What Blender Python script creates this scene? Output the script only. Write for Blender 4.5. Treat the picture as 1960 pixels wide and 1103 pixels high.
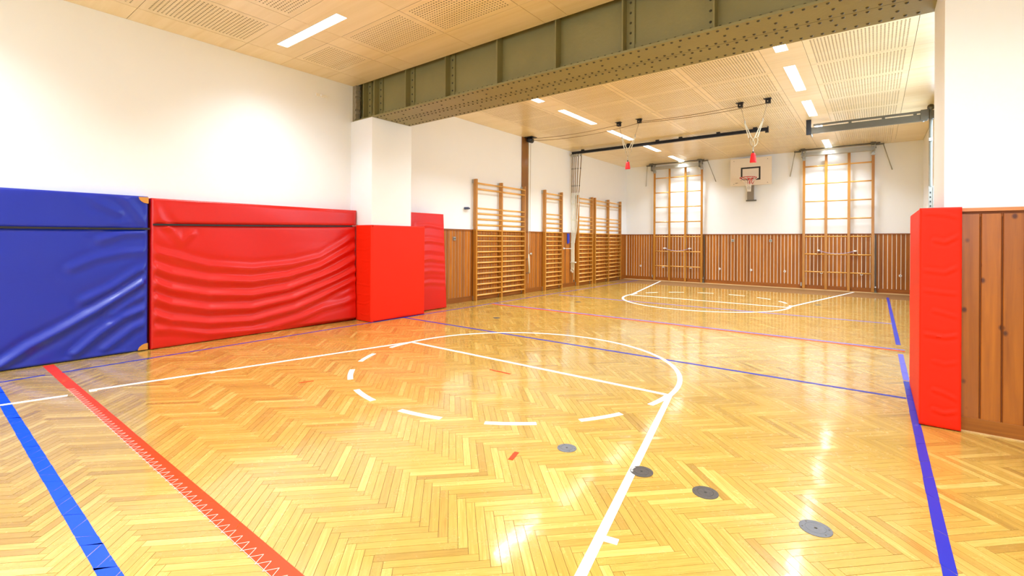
import bpy, bmesh, math, random
import numpy as np
from mathutils import Vector, Matrix
random.seed(7); rng = np.random.default_rng(7)
PI = math.pi
for o in list(bpy.data.objects): bpy.data.objects.remove(o)
SC = bpy.context.scene; COL = SC.collection

# ---------------------------------------------------------------- camera
YAW, ROLL, CAMZ, FPX = 0.65742, -0.00521, 1.35, 900.4
fwv = Vector((-math.sin(YAW), math.cos(YAW), 0)); rtv = Vector((math.cos(YAW), math.sin(YAW), 0)); upv = Vector((0, 0, 1))
cr, sr = math.cos(ROLL), math.sin(ROLL)
cam_r = rtv*cr - upv*sr; cam_u = rtv*sr + upv*cr
cd = bpy.data.cameras.new('camera'); cam = bpy.data.objects.new('camera', cd); COL.objects.link(cam)
M = Matrix((cam_r, cam_u, -fwv)).transposed().to_4x4(); M.translation = (0, 0, CAMZ); cam.matrix_world = M
cd.sensor_width = 36; cd.sensor_fit = 'HORIZONTAL'; cd.lens = FPX/1960*36; cd.shift_y = -(551.5-460.08)/1960
cd.clip_start = .02; SC.camera = cam
def px(x, y, z):
    d = Vector((x, y, z-CAMZ)); q = d.dot(fwv)
    if q < .05: return None
    return 980+FPX*d.dot(rtv)/q, 460-FPX*d.dot(upv)/q, q

# ---------------------------------------------------------------- world, exposure, big lights
SC.view_settings.view_transform = 'Standard'; SC.view_settings.look = 'None'
SC.view_settings.gamma = 1; SC.view_settings.use_curve_mapping = False
SC.view_settings.exposure = 0.36
SC.cycles.max_bounces = 8; SC.cycles.diffuse_bounces = 6; SC.cycles.glossy_bounces = 4
SC.cycles.sample_clamp_indirect = 6; SC.cycles.use_denoising = True
SC.cycles.caustics_reflective = False; SC.cycles.caustics_refractive = False
wd = bpy.data.worlds.new('sky'); SC.world = wd; wd.use_nodes = True
bg = wd.node_tree.nodes['Background']; bg.inputs[0].default_value = (.75, .87, 1, 1); bg.inputs[1].default_value = 1.0
def area(name, loc, size, power, direction, color=(1, 1, 1), spread=180):
    l = bpy.data.lights.new(name, 'AREA'); l.shape = 'RECTANGLE'; l.size, l.size_y = size; l.energy = power
    l.color = color; l.spread = math.radians(spread)
    o = bpy.data.objects.new(name, l); COL.objects.link(o); o.location = loc
    o.rotation_euler = Vector(direction).to_track_quat('-Z', 'Y').to_euler(); return o
LAMP_W = 38.0; FAR_W = 50.0; DAY_W = 46.0
# daylight through the windows behind the camera and in the right wall of the far room
for i, x in enumerate((-5.2, -2.4, .4)):
    area('window_daylight', (x, -3.36, 2.35), (2.0, 2.2), DAY_W, (0, 1, -.12), (.62, .8, 1))
for i, y in enumerate((7.2, 9.6, 12.0)):
    area('window_daylight', (1.0, y, 2.85), (1.6, 1.7), DAY_W*1.1, (-1, 0, -.15), (.62, .8, 1))

# ---------------------------------------------------------------- materials
def lin(h):
    h = h.lstrip('#'); c = [int(h[i:i+2], 16)/255 for i in (0, 2, 4)]
    return tuple(((v+.055)/1.055)**2.4 if v > .04045 else v/12.92 for v in c)+(1,)
def newmat(name):
    m = bpy.data.materials.new(name); m.use_nodes = True; nt = m.node_tree
    return m, nt, nt.nodes['Principled BSDF'], nt.nodes, nt.links
def N(nodes, t, **kw):
    n = nodes.new(t)
    for k, v in kw.items():
        if k in n.inputs: n.inputs[k].default_value = v
        else: setattr(n, k, v)
    return n
def plain(name, col, rough=.5, metal=0, var=.12, scale=8, bump=0, bscale=60, coat=0, obj_var=0.0, spec=.5):
    m, nt, b, n, l = newmat(name); c = lin(col)
    tc = n.new('ShaderNodeTexCoord'); no = N(n, 'ShaderNodeTexNoise', Scale=scale, Detail=6.0, Roughness=.6)
    l.new(tc.outputs['Object'], no.inputs['Vector'])
    mr = N(n, 'ShaderNodeMapRange'); mr.inputs[3].default_value = 1-var; mr.inputs[4].default_value = 1+var*.6
    l.new(no.outputs[0], mr.inputs[0]); v = mr.outputs[0]
    if obj_var:
        oi = n.new('ShaderNodeObjectInfo'); m2 = N(n, 'ShaderNodeMapRange'); m2.inputs[3].default_value = 1-obj_var; m2.inputs[4].default_value = 1+obj_var*.7
        l.new(oi.outputs['Random'], m2.inputs[0]); mm = N(n, 'ShaderNodeMath', operation='MULTIPLY')
        l.new(v, mm.inputs[0]); l.new(m2.outputs[0], mm.inputs[1]); v = mm.outputs[0]
    mx = N(n, 'ShaderNodeVectorMath', operation='SCALE'); mx.inputs[0].default_value = c[:3]
    l.new(v, mx.inputs['Scale']); l.new(mx.outputs[0], b.inputs['Base Color'])
    b.inputs['Roughness'].default_value = rough; b.inputs['Metallic'].default_value = metal
    b.inputs['Coat Weight'].default_value = coat; b.inputs['Coat Roughness'].default_value = .15
    b.inputs['Specular IOR Level'].default_value = spec
    if bump:
        nb = N(n, 'ShaderNodeTexNoise', Scale=bscale, Detail=5.0); l.new(tc.outputs['Object'], nb.inputs['Vector'])
        bp = N(n, 'ShaderNodeBump', Strength=bump, Distance=.01); l.new(nb.outputs[0], bp.inputs['Height']); l.new(bp.outputs[0], b.inputs['Normal'])
    return m
def wood(name, dark, light, axis='Z', scale=1.0, rough=.35, coat=.25, knots=False, obj_var=.12):
    m, nt, b, n, l = newmat(name)
    tc = n.new('ShaderNodeTexCoord'); mp = n.new('ShaderNodeMapping'); oi = n.new('ShaderNodeObjectInfo')
    s = {'X': (1.2, 26, 26), 'Y': (26, 1.2, 26), 'Z': (26, 26, 1.2)}[axis]; mp.inputs['Scale'].default_value = tuple(k*scale for k in s)
    off = N(n, 'ShaderNodeVectorMath', operation='SCALE'); off.inputs[0].default_value = (37, 91, 53); l.new(oi.outputs['Random'], off.inputs['Scale'])
    ad = N(n, 'ShaderNodeVectorMath', operation='ADD'); l.new(tc.outputs['Object'], mp.inputs['Vector'])
    l.new(mp.outputs[0], ad.inputs[0]); l.new(off.outputs[0], ad.inputs[1])
    no = N(n, 'ShaderNodeTexNoise', Scale=1.0, Detail=5.0, Roughness=.6, Distortion=.6); l.new(ad.outputs[0], no.inputs['Vector'])
    rp = n.new('ShaderNodeValToRGB'); rp.color_ramp.elements[0].position = .3; rp.color_ramp.elements[1].position = .72
    rp.color_ramp.elements[0].color = lin(dark); rp.color_ramp.elements[1].color = lin(light); l.new(no.outputs[0], rp.inputs[0])
    m2 = N(n, 'ShaderNodeMapRange'); m2.inputs[3].default_value = 1-obj_var; m2.inputs[4].default_value = 1+obj_var*.8; l.new(oi.outputs['Random'], m2.inputs[0])
    mx = N(n, 'ShaderNodeVectorMath', operation='SCALE'); l.new(rp.outputs[0], mx.inputs[0]); l.new(m2.outputs[0], mx.inputs['Scale'])
    out = mx.outputs[0]
    if knots:
        vo = N(n, 'ShaderNodeTexVoronoi', Scale=1.0); mk = n.new('ShaderNodeMapping'); mk.inputs['Scale'].default_value = (9, 9, 6.5)
        a2 = N(n, 'ShaderNodeVectorMath', operation='ADD'); l.new(tc.outputs['Object'], mk.inputs['Vector']); l.new(mk.outputs[0], a2.inputs[0]); l.new(off.outputs[0], a2.inputs[1]); l.new(a2.outputs[0], vo.inputs['Vector'])
        r2 = n.new('ShaderNodeValToRGB'); r2.color_ramp.elements[0].position = .07; r2.color_ramp.elements[1].position = .17
        r2.color_ramp.elements[0].color = (.25, .14, .06, 1); r2.color_ramp.elements[1].color = (1, 1, 1, 1); l.new(vo.outputs['Distance'], r2.inputs[0])
        mm = N(n, 'ShaderNodeVectorMath', operation='MULTIPLY'); l.new(out, mm.inputs[0]); l.new(r2.outputs[0], mm.inputs[1]); out = mm.outputs[0]
    l.new(out, b.inputs['Base Color']); b.inputs['Roughness'].default_value = rough
    b.inputs['Coat Weight'].default_value = coat; b.inputs['Coat Roughness'].default_value = .2
    bp = N(n, 'ShaderNodeBump', Strength=.08, Distance=.003); l.new(no.outputs[0], bp.inputs['Height']); l.new(bp.outputs[0], b.inputs['Normal'])
    return m
def parquet_mat():
    m, nt, b, n, l = newmat('parquet_oak')
    uv = N(n, 'ShaderNodeUVMap', uv_map='UVMap'); mp = n.new('ShaderNodeMapping'); mp.inputs['Scale'].default_value = (5, 95, 1)
    l.new(uv.outputs[0], mp.inputs['Vector'])
    no = N(n, 'ShaderNodeTexNoise', Scale=1.0, Detail=6.0, Roughness=.62, Distortion=.4); l.new(mp.outputs[0], no.inputs['Vector'])
    at = N(n, 'ShaderNodeAttribute', attribute_name='tone')
    a1 = N(n, 'ShaderNodeMath', operation='MULTIPLY_ADD'); a1.inputs[1].default_value = .5; l.new(at.outputs['Fac'], a1.inputs[0])
    a0 = N(n, 'ShaderNodeMath', operation='MULTIPLY'); a0.inputs[1].default_value = .66; l.new(no.outputs[0], a0.inputs[0]); l.new(a0.outputs[0], a1.inputs[2])
    rp = n.new('ShaderNodeValToRGB'); e = rp.color_ramp.elements
    e[0].position = .12; e[0].color = lin('#8a6a2c'); e[1].position = .95; e[1].color = lin('#dfbf6c')
    x = e.new(.36); x.color = lin('#a78239'); x = e.new(.62); x.color = lin('#c09a46')
    l.new(a1.outputs[0], rp.inputs[0])
    # worn grey traffic patches on the lacquer
    tc = n.new('ShaderNodeTexCoord'); geo = n.new('ShaderNodeNewGeometry')
    wn = N(n, 'ShaderNodeTexNoise', Scale=.55, Detail=5.0, Roughness=.65); l.new(geo.outputs['Position'], wn.inputs['Vector'])
    wr = N(n, 'ShaderNodeMapRange'); wr.inputs[1].default_value = .5; wr.inputs[2].default_value = .75; wr.inputs[3].default_value = 0; wr.inputs[4].default_value = .35; l.new(wn.outputs[0], wr.inputs[0])
    mx = N(n, 'ShaderNodeMix', data_type='RGBA'); l.new(wr.outputs[0], mx.inputs[0]); l.new(rp.outputs[0], mx.inputs[6]); mx.inputs[7].default_value = lin('#c0a670')
    l.new(mx.outputs[2], b.inputs['Base Color'])
    rn = N(n, 'ShaderNodeTexNoise', Scale=9.0, Detail=6.0, Roughness=.7); l.new(geo.outputs['Position'], rn.inputs['Vector'])
    rr = N(n, 'ShaderNodeMapRange'); rr.inputs[1].default_value = .3; rr.inputs[2].default_value = .75; rr.inputs[3].default_value = .16; rr.inputs[4].default_value = .34; l.new(rn.outputs[0], rr.inputs[0])
    l.new(rr.outputs[0], b.inputs['Roughness']); b.inputs['Coat Weight'].default_value = .85; b.inputs['Coat Roughness'].default_value = .09
    b.inputs['Specular IOR Level'].default_value = .5
    s3 = N(n, 'ShaderNodeTexNoise', Scale=14.0, Detail=3.0); l.new(geo.outputs['Position'], s3.inputs['Vector'])
    bp0 = N(n, 'ShaderNodeBump', Strength=.35, Distance=.0012); l.new(s3.outputs[0], bp0.inputs['Height'])
    bp = N(n, 'ShaderNodeBump', Strength=.12, Distance=.0015); l.new(no.outputs[0], bp.inputs['Height']); l.new(bp0.outputs[0], bp.inputs['Normal'])
    l.new(bp.outputs[0], b.inputs['Normal']); l.new(bp0.outputs[0], b.inputs['Coat Normal'])
    return m
def paint_line(name, col, wear=.5, under='#d9a850'):
    m, nt, b, n, l = newmat(name)
    geo = n.new('ShaderNodeNewGeometry'); no = N(n, 'ShaderNodeTexNoise', Scale=38.0, Detail=8.0, Roughness=.75); l.new(geo.outputs['Position'], no.inputs['Vector'])
    big = N(n, 'ShaderNodeTexNoise', Scale=1.7, Detail=3.0); l.new(geo.outputs['Position'], big.inputs['Vector'])
    ml = N(n, 'ShaderNodeMath', operation='MULTIPLY'); l.new(no.outputs[0], ml.inputs[0]); l.new(big.outputs[0], ml.inputs[1])
    mr = N(n, 'ShaderNodeMapRange'); mr.inputs[1].default_value = .36; mr.inputs[2].default_value = .46; mr.inputs[3].default_value = 0; mr.inputs[4].default_value = wear; l.new(ml.outputs[0], mr.inputs[0])
    mx = N(n, 'ShaderNodeMix', data_type='RGBA'); l.new(mr.outputs[0], mx.inputs[0]); mx.inputs[6].default_value = lin(col); mx.inputs[7].default_value = lin(under)
    l.new(mx.outputs[2], b.inputs['Base Color']); b.inputs['Roughness'].default_value = .35; b.inputs['Specular IOR Level'].default_value = .3
    return m
def emit(name, col, s):
    m, nt, b, n, l = newmat(name); b.inputs['Base Color'].default_value = lin(col)
    b.inputs['Emission Color'].default_value = lin(col); b.inputs['Emission Strength'].default_value = s; return m

MT = dict(
    wall=plain('wall_paint', '#ecf0f4', .85, var=.02, scale=3, bump=.05, bscale=90),
    joint=plain('joint_dark', '#7d5526', .8),
    ply=wood('ceiling_ply', '#e1cd9c', '#eddcb6', 'X', .35, .3, .3, obj_var=.05),
    void=plain('ceiling_void', '#463112', .95),
    parquet=parquet_mat(),
    pale=wood('pale_edge_strip', '#c9a46a', '#dcbf8c', 'X', 1, .4),
    white=paint_line('white_line_paint', '#f6f4ef', .25), red=paint_line('red_line_paint', '#e03a06', .4),
    blue=paint_line('blue_line_paint', '#1149dd', .5), violet=paint_line('violet_line_paint', '#0d2ba6', .3),
    thin=paint_line('thin_blue_line_paint', '#5f62cc', .8), scratch=plain('scratch', '#f2cdbf', .6),
    steel=plain('beam_olive_paint', '#878052', .5, var=.22, scale=2.2, bump=.15, bscale=30, coat=0),
    rivet=plain('rivet_dark', '#3f3a22', .45, var=.2),
    rust=plain('plaster_edge', '#9a9078', .9, var=.4, scale=30, bump=.8, bscale=40),
    vred=plain('red_vinyl', '#cb160b', .34, var=.06, scale=2.5, bump=.12, bscale=260, coat=.15, spec=.4),
    vred2=plain('orange_red_vinyl', '#e62202', .55, var=.05, scale=2.5, bump=.1, bscale=260, coat=.0, spec=.25),
    vblue=plain('blue_vinyl', '#0f2ba8', .30, var=.08, scale=2.5, bump=.12, bscale=260, coat=.2, spec=.45),
    patch=plain('tan_patch', '#c98a3a', .6), strap=plain('black_strap', '#1b1a1f', .6),
    pine=wood('varnished_pine', '#8c4c18', '#b3692a', 'Z', 1, .35, .3, obj_var=.22),
    pinefar=wood('varnished_pine_far', '#8c4a04', '#b26c0c', 'Z', 1, .5, .05, obj_var=.3),
    pineknot=wood('knotty_pine', '#8a4808', '#b06614', 'Z', .7, .35, .3, knots=True, obj_var=.1),
    pinex=wood('pine_rail_x', '#7c4208', '#9c5c14', 'X', 1, .5, .05), piney=wood('pine_rail_y', '#7c4208', '#9c5c14', 'Y', 1, .5, .05),
    cap=wood('pine_cap', '#b9713a', '#cf8a50', 'X', 1, .35, .3),
    lath2=plain('grey_lath', '#b3a58f', .5, var=.15),
    lath=plain('pale_lath', '#efe4d2', .5, var=.1),
    backwood=plain('groove_wood', '#8a4a14', .6, var=.15),
    stile=wood('ladder_beech', '#a36a1c', '#c48a35', 'Z', 1, .3, .4, obj_var=.1),
    rung=wood('rung_ash', '#d79b45', '#e6b464', 'Y', 1, .3, .4, obj_var=.1), rungx=wood('rung_ash_x', '#cf9440', '#e2ae5c', 'X', 1, .3, .4, obj_var=.1),
    brownp=plain('brown_gloss_paint', '#8a5c2a', .25, var=.1, scale=3, coat=.6),
    black=plain('black_metal', '#24262c', .4, metal=.3), dark=plain('dark_grey_steel', '#5f5b4e', .35, metal=.1),
    grey2=plain('post_grey', '#85857a', .4, metal=.1), grey=plain('grey_steel', '#a9a79c', .4, metal=.4), zinc=plain('zinc', '#b9b9b2', .35, metal=.8),
    chrome=plain('bright_bolt', '#dcdcd8', .2, metal=.9),
    greypaint=plain('grey_plate_paint', '#8b8275', .5), board=plain('backboard_cream', '#e2d9c9', .5, var=.03),
    inkblack=plain('black_board_line', '#20201a', .5), rimred=plain('rim_red', '#c7222a', .4), net=plain('net_cord', '#eceae4', .8),
    ropeb=plain('brown_rope', '#8a7350', .8, var=.2, scale=60), rope=plain('hemp_rope', '#b8a98a', .85, var=.2, scale=60), ropew=plain('white_rope', '#dddccb', .85, var=.15, scale=60),
    cable=plain('tan_cable', '#8d7550', .7), bag=plain('red_bag', '#e0141c', .4, coat=.2), plastic=plain('white_plastic', '#ecebe6', .4),
    bluecloth=plain('blue_webbing', '#3644b8', .7), navy=plain('navy_plastic', '#3a4666', .5),
    iron=plain('cast_iron_grey', '#6e7076', .5, metal=.1, var=.3, scale=30, bump=.3, bscale=80),
    iron2=plain('cast_iron_brown', '#4d4743', .5, metal=.1, var=.3, scale=30, bump=.3, bscale=80),
    cord=plain('lilac_cord', '#a79fc8', .6), glass=None,
    lamp=emit('lamp_diffuser', '#ffffff', 6.0), frame=plain('white_frame', '#e8e6e0', .5),
)

# ---------------------------------------------------------------- mesh helpers
class MB:
    def __init__(s): s.v = []; s.f = []
    def add(s, vs, fs):
        k = len(s.v); s.v += [tuple(p) for p in vs]; s.f += [tuple(i+k for i in f) for f in fs]; return s
    def box(s, x0, x1, y0, y1, z0, z1):
        return s.add([(x0,y0,z0),(x1,y0,z0),(x1,y1,z0),(x0,y1,z0),(x0,y0,z1),(x1,y0,z1),(x1,y1,z1),(x0,y1,z1)],
                     [(3,2,1,0),(4,5,6,7),(0,1,5,4),(1,2,6,5),(2,3,7,6),(3,0,4,7)])
    def bar(s, a, b, w, h=None, up=(0,0,1)):
        a = Vector(a); b = Vector(b); d = (b-a).normalized(); u = Vector(up)
        if abs(d.dot(u)) > .98: u = Vector((0,1,0))
        r = d.cross(u).normalized(); u = r.cross(d); h = w if h is None else h
        vs = [p+r*(i*w/2)+u*(j*h/2) for p in (a, b) for i, j in ((-1,-1),(1,-1),(1,1),(-1,1))]
        return s.add(vs, [(0,1,2,3),(7,6,5,4),(0,4,5,1),(1,5,6,2),(2,6,7,3),(3,7,4,0)])
    def tube(s, pts, r, n=8, closed=False, caps=True):
        pts = [Vector(p) for p in pts]; m = len(pts); rs = r if isinstance(r, (list, tuple)) else [r]*m
        k = len(s.v); pu = None
        for i, p in enumerate(pts):
            a = pts[(i-1) % m] if closed or i > 0 else p; b = pts[(i+1) % m] if closed or i < m-1 else p
            d = (b-a).normalized(); ref = pu if pu is not None else (Vector((0,0,1)) if abs(d.z) < .9 else Vector((1,0,0)))
            e = (ref-d*ref.dot(d)).normalized(); f = d.cross(e); pu = e
            for j in range(n):
                t = 2*PI*j/n; s.v.append(tuple(p+e*(math.cos(t)*rs[i])+f*(math.sin(t)*rs[i])))
        for i in range(m if closed else m-1):
            for j in range(n):
                a0 = k+i*n; b0 = k+((i+1) % m)*n; s.f.append((a0+j, b0+j, b0+(j+1) % n, a0+(j+1) % n))
        if caps and not closed:
            s.f.append(tuple(k+j for j in range(n))); s.f.append(tuple(k+(m-1)*n+j for j in reversed(range(n))))
        return s
    def cyl(s, c, ax, r, l, n=16):
        c = Vector(c); d = Vector(ax).normalized(); return s.tube([c-d*l/2, c+d*l/2], r, n)
    def dome(s, c, nrm, r, h, n=6):
        c = Vector(c); d = Vector(nrm).normalized(); e = d.orthogonal().normalized(); f = d.cross(e)
        vs = [c+(e*math.cos(2*PI*j/n)+f*math.sin(2*PI*j/n))*r for j in range(n)]
        vs += [c+(e*math.cos(2*PI*j/n)+f*math.sin(2*PI*j/n))*r*.6+d*h*.8 for j in range(n)]+[c+d*h]
        fs = [(j, (j+1) % n, n+(j+1) % n, n+j) for j in range(n)]+[(n+j, n+(j+1) % n, 2*n) for j in range(n)]
        return s.add(vs, fs)
    def mesh(s, name, mat=None, smooth=False):
        me = bpy.data.meshes.new(name); me.from_pydata(s.v, [], s.f)
        if mat: me.materials.append(MT[mat] if isinstance(mat, str) else mat)
        if smooth: me.polygons.foreach_set('use_smooth', [True]*len(me.polygons))
        me.update(); return me
    def obj(s, name, mat, parent=None, smooth=False, bevel=0, **tags):
        return put(name, s.mesh(name, mat, smooth), parent, bevel, **tags)
def tag(o, label=None, cat=None, group=None, kind=None):
    if label: o['label'] = label
    if cat: o['category'] = cat
    if group: o['group'] = group
    if kind: o['kind'] = kind
    return o
def put(name, me, parent=None, bevel=0, loc=None, **tags):
    o = bpy.data.objects.new(name, me); COL.objects.link(o)
    if parent is not None:
        o.parent = parent
        if parent.type == 'EMPTY': o.location = -Vector(ORG[parent.name])
    if loc is not None: o.location = o.location+Vector(loc)
    if bevel:
        b = o.modifiers.new('bevel', 'BEVEL'); b.width = bevel; b.segments = 2; b.limit_method = 'ANGLE'
    return tag(o, **tags)
ORG = {}
def thing(name, loc, label, cat, group=None):
    o = bpy.data.objects.new(name, None); COL.objects.link(o); o.location = loc; o.empty_display_size = .1
    ORG[o.name] = tuple(loc); return tag(o, label, cat, group)
S = dict(kind='structure')

# ---------------------------------------------------------------- room numbers
LX, RX, FY, CZ = -7.12, .97, 15.98, 3.98     # left wall, far right wall, far wall, ceiling
PX, PY0, PY1 = -6.53, 4.69, 5.52             # left pillar
QX, QY0, QY1 = .40, 4.68, 5.45               # right pillar
BX, BACK = 4.2, -3.5
WH = 1.585                                   # wainscot height

# floor ---------------------------------------------------------------------
floor = MB().box(LX-.2, BX+.2, BACK-.2, FY+.2, -.25, -.0025).obj('floor', 'joint', **S)
L = .4; w = L/9; X0, Y0 = -1.721, 1.771; s2 = math.sqrt(.5)
def inroom(x, y):
    return LX-.1 < x < (BX+.05 if y < 4.72 else RX+.05) and BACK < y < FY-.2
blocks = []
for j in range(-260, 260):                 # lattice vectors (w,w) and (2L,0) in the 45 degree frame
    for i in range(-22, 22):
        for kind in (0, 1):
            if kind == 0: a0, b0, da, db = j*w+2*L*i, j*w, L, w
            else: a0, b0, da, db = j*w+L+2*L*i, j*w+w-L, w, L
            ca, cb = a0+da/2, b0+db/2
            X = X0+(ca+cb)*s2; Y = Y0+(cb-ca)*s2
            if inroom(X, Y): blocks.append((X, Y, kind))
gap = .0010
def block_geo(X, Y, kind, n_):
    d = (s2, -s2) if kind == 0 else (s2, s2); p = (-d[1], d[0])
    hl, hw = L/2-gap, w/2-gap
    tz = float(rng.normal(0, .00010)); tl = float(rng.normal(0, .00016)); tw = float(rng.normal(0, .00010))
    vs = []
    for z in (0, -1):
        for sl, sw in ((-1,-1),(1,-1),(1,1),(-1,1)):
            vs.append((X+d[0]*hl*sl+p[0]*hw*sw, Y+d[1]*hl*sl+p[1]*hw*sw, (tz+sl*tl+sw*tw) if z == 0 else -.006))
    ou, ov = float(rng.random()*40), float(rng.random()*40)
    top = [(ou, ov), (ou+L, ov), (ou+L, ov+w), (ou, ov+w)]
    fs = [(0,1,2,3), (4,5,1,0), (5,6,2,1), (6,7,3,2), (7,4,0,3)]
    uvs = top+[(ou, ov)]*16
    return vs, fs, uvs
def tone():
    t = rng.normal(.52, .15)
    if rng.random() < .07: t -= .3
    if rng.random() < .08: t += .25
    return float(min(1, max(0, t)))
def blockmesh(lst, name):
    V, F, U, T = [], [], [], []
    for X, Y, kd in lst:
        vs, fs, uvs = block_geo(X, Y, kd, 0); k = len(V); V += vs; F += [tuple(i+k for i in f) for f in fs]; U += uvs; T += [tone()]*5
    me = bpy.data.meshes.new(name); me.from_pydata(V, [], F); me.materials.append(MT['parquet'])
    uvl = me.uv_layers.new(name='UVMap'); uvl.data.foreach_set('uv', [c for u in U for c in u])
    at = me.attributes.new('tone', 'FLOAT', 'FACE'); at.data.foreach_set('value', T); me.update(); return me
def bscore(b):
    q = px(b[0], b[1], 0)
    if q is None: return 1e9
    if not (20 < q[0] < 1940 and q[1] < 1090): return 1e6+q[2]
    return q[2]
blocks.sort(key=bscore)
for X, Y, kd in blocks[:300]: put('parquet_block', blockmesh([(X, Y, kd)], 'parquet_block'), floor)
put('parquet_field', blockmesh(blocks[300:], 'parquet_field'), floor, kind='stuff')
# pale border boards along the far wall
x = LX
while x < RX:
    x1 = min(x+1.6, RX); MB().box(x+.001, x1-.001, FY-.32, FY-.002, -.004, .0005).obj('border_board', 'pale', floor); x = x1

# painted lines --------------------------------------------------------------
LZ = .0012
def strip(pts, width, seg_cut=None):
    """flat painted band along a polyline, 1 mm thick"""
    global LZ
    LZ += .00003
    mb = MB(); n = len(pts); P = [Vector((p[0], p[1], 0)) for p in pts]; L_, R_ = [], []
    for i in range(n):
        a = P[max(i-1, 0)]; b = P[min(i+1, n-1)]; d = (b-a).normalized(); q = Vector((-d.y, d.x, 0))*width/2
        L_.append(P[i]+q); R_.append(P[i]-q)
    for i in range(n-1):
        q = [L_[i], R_[i], R_[i+1], L_[i+1]]
        mb.add([(v.x, v.y, LZ) for v in q]+[(v.x, v.y, -.001) for v in q], [(0,1,2,3),(4,5,1,0),(5,6,2,1),(6,7,3,2),(7,4,0,3)])
    return mb
def worn(p0, p1, width, ang=45, lo=.10, hi=.30):
    """band broken by hair-thin cuts along the parquet joints, as the paint has cracked"""
    global LZ
    LZ += .00003
    p0 = Vector((*p0, 0)); p1 = Vector((*p1, 0)); d = (p1-p0); Ln = d.length; d.normalize(); q = Vector((-d.y, d.x, 0))
    mb = MB(); t = 0; sh = width/2*math.tan(math.radians(ang)); off0 = 0
    while t < Ln:
        t1 = min(Ln, t+random.uniform(lo, hi)); s1 = random.choice((-1, 1))*sh if t1 < Ln else 0
        g = .0022; e = [random.uniform(-.0012, .0012) for _ in range(4)]
        a = p0+d*(t+off0+g)+q*(width/2+e[0]); b = p0+d*(t-off0+g)-q*(width/2+e[1]); c = p0+d*(t1-s1-g)-q*(width/2+e[2]); f = p0+d*(t1+s1-g)+q*(width/2+e[3])
        qd = [a, b, c, f]
        mb.add([(v.x, v.y, LZ) for v in qd]+[(v.x, v.y, -.001) for v in qd], [(0,1,2,3),(4,5,1,0),(5,6,2,1),(6,7,3,2),(7,4,0,3)])
        off0 = s1; t = t1
    return mb
def line(mb, mat, label): return mb.obj('court_line', mat, floor, label=label)
def arc(cx, cy, r, a0, a1, n=None):
    n = n or max(2, int(abs(a1-a0)/3)); return [(cx+r*math.cos(math.radians(a0+(a1-a0)*i/n)), cy+r*math.sin(math.radians(a0+(a1-a0)*i/n))) for i in range(n+1)]
line(worn((-7.05, .512), (.22, .512), .066, 45, .04, .15), 'blue', 'wide blue line crossing the corner below the blue mat')
line(worn((-6.93, .945), (.22, .945), .084, 45, .3, .7), 'red', 'red line starting under the blue mat')
line(worn((.247, -1.2), (.247, 5.96), .05, 45, .12, .4), 'violet', 'blue side line beside the right red mat')
line(worn((.247, 5.99), (.247, 7.36), .05, 45, .3, .6), 'thin', 'faded piece of the blue side line')
line(worn((.247, 8.0), (.247, 14.65), .05, 45, .4, .9), 'violet', 'far piece of the blue side line')
line(strip([(-6.45, -1), (-6.452, .86)], .035), 'violet', 'short thin blue line end by the blue mat')
line(strip([(-6.45, .98), (-6.47, 4.7), (-6.43, 15.4)], .035), 'violet', 'thin blue side line along the left wall')
line(worn((-6.45, 5.315), (.22, 5.305), .045, 45, .5, 1.2), 'violet', 'thin blue cross line starting at the pillar mat')
line(worn((-6.4, 7.70), (.3, 7.66), .045, 45, .5, 1.2), 'thin', 'blue half of the middle double line')
line(worn((-6.4, 7.61), (.3, 7.57), .055, 45, .5, 1.2), 'red', 'red half of the middle double line')
line(worn((-6.2, 9.95), (.24, 10.0), .045, 45, .5, 1.2), 'thin', 'faint far blue cross line')
cx, cy, R = -3.128, 4.104, 1.712
line(strip([(-5.76, -.3), (-5.47, .868)], .045), 'white', 'white line end left of the red line')
line(strip([(-5.498, 1.011), (-4.84, 4.104)], .045), 'white', 'left white side line of the near key')
line(strip([(-1.416, 4.104), (-.62, .1)], .046), 'white', 'right white side line of the near key')
line(strip([(-4.84, 4.104), (-1.42, 4.104)], .045), 'white', 'straight white throw line of the near key')
line(strip(arc(cx, cy, R, 0, 180, 64), .046), 'white', 'white half circle of the near key')
for a0, a1 in ((180, 192.6), (204, 216.2), (227.2, 239.3), (251, 263.4), (275.3, 288.4), (300, 312.9), (324.2, 336.8), (348.5, 360)):
    strip(arc(cx, cy, R-.01, a0, a1, 6), .052).obj('line_dash', 'white', floor)
line(strip([(-5.498, 1.04), (-5.44, 1.03)], .05), 'white', 'small white tick near the red line')
strip([(-5.33, 1.92), (-5.26, 1.91)], .04).obj('line_tick', 'white', floor)
strip([(-.975, 1.945), (-.905, 1.96)], .042).obj('line_tick', 'white', floor)
fx, fyc, FR = -3.12, 11.1, 1.74
line(strip([(-5.72, 15.62), (-4.82, 11.1)], .05), 'white', 'left white side line of the far key')
line(strip([(-1.42, 11.1), (-.45, 15.62)], .05), 'white', 'right white side line of the far key')
line(strip([(-4.82, 11.1), (-1.42, 11.1)], .05), 'white', 'straight white throw line of the far key')
line(strip(arc(fx, fyc, FR, 180, 360, 64), .05), 'white', 'white half circle of the far key')
for a0, a1 in ((167, 180), (144, 156), (120, 133), (96, 109), (71, 84), (47, 60), (24, 36), (0, 12)):
    strip(arc(fx, fyc, FR, a0, a1, 6), .05).obj('line_dash', 'white', floor)
for a, b, ww in (((-4.276, 2.273), (-4.226, 2.396), .012), ((-3.17, 3.745), (-2.907, 3.748), .022), ((-1.768, 2.285), (-1.80, 2.393), .03)):
    strip([a, b], ww).obj('line_dash', 'red', floor, label='short red mark')
z = MB(); t = -5.7; k = 0; pts = []
while t < -1.2: pts.append((t, .895+(.052 if k % 2 else 0))); t += .034; k += 1
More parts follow.
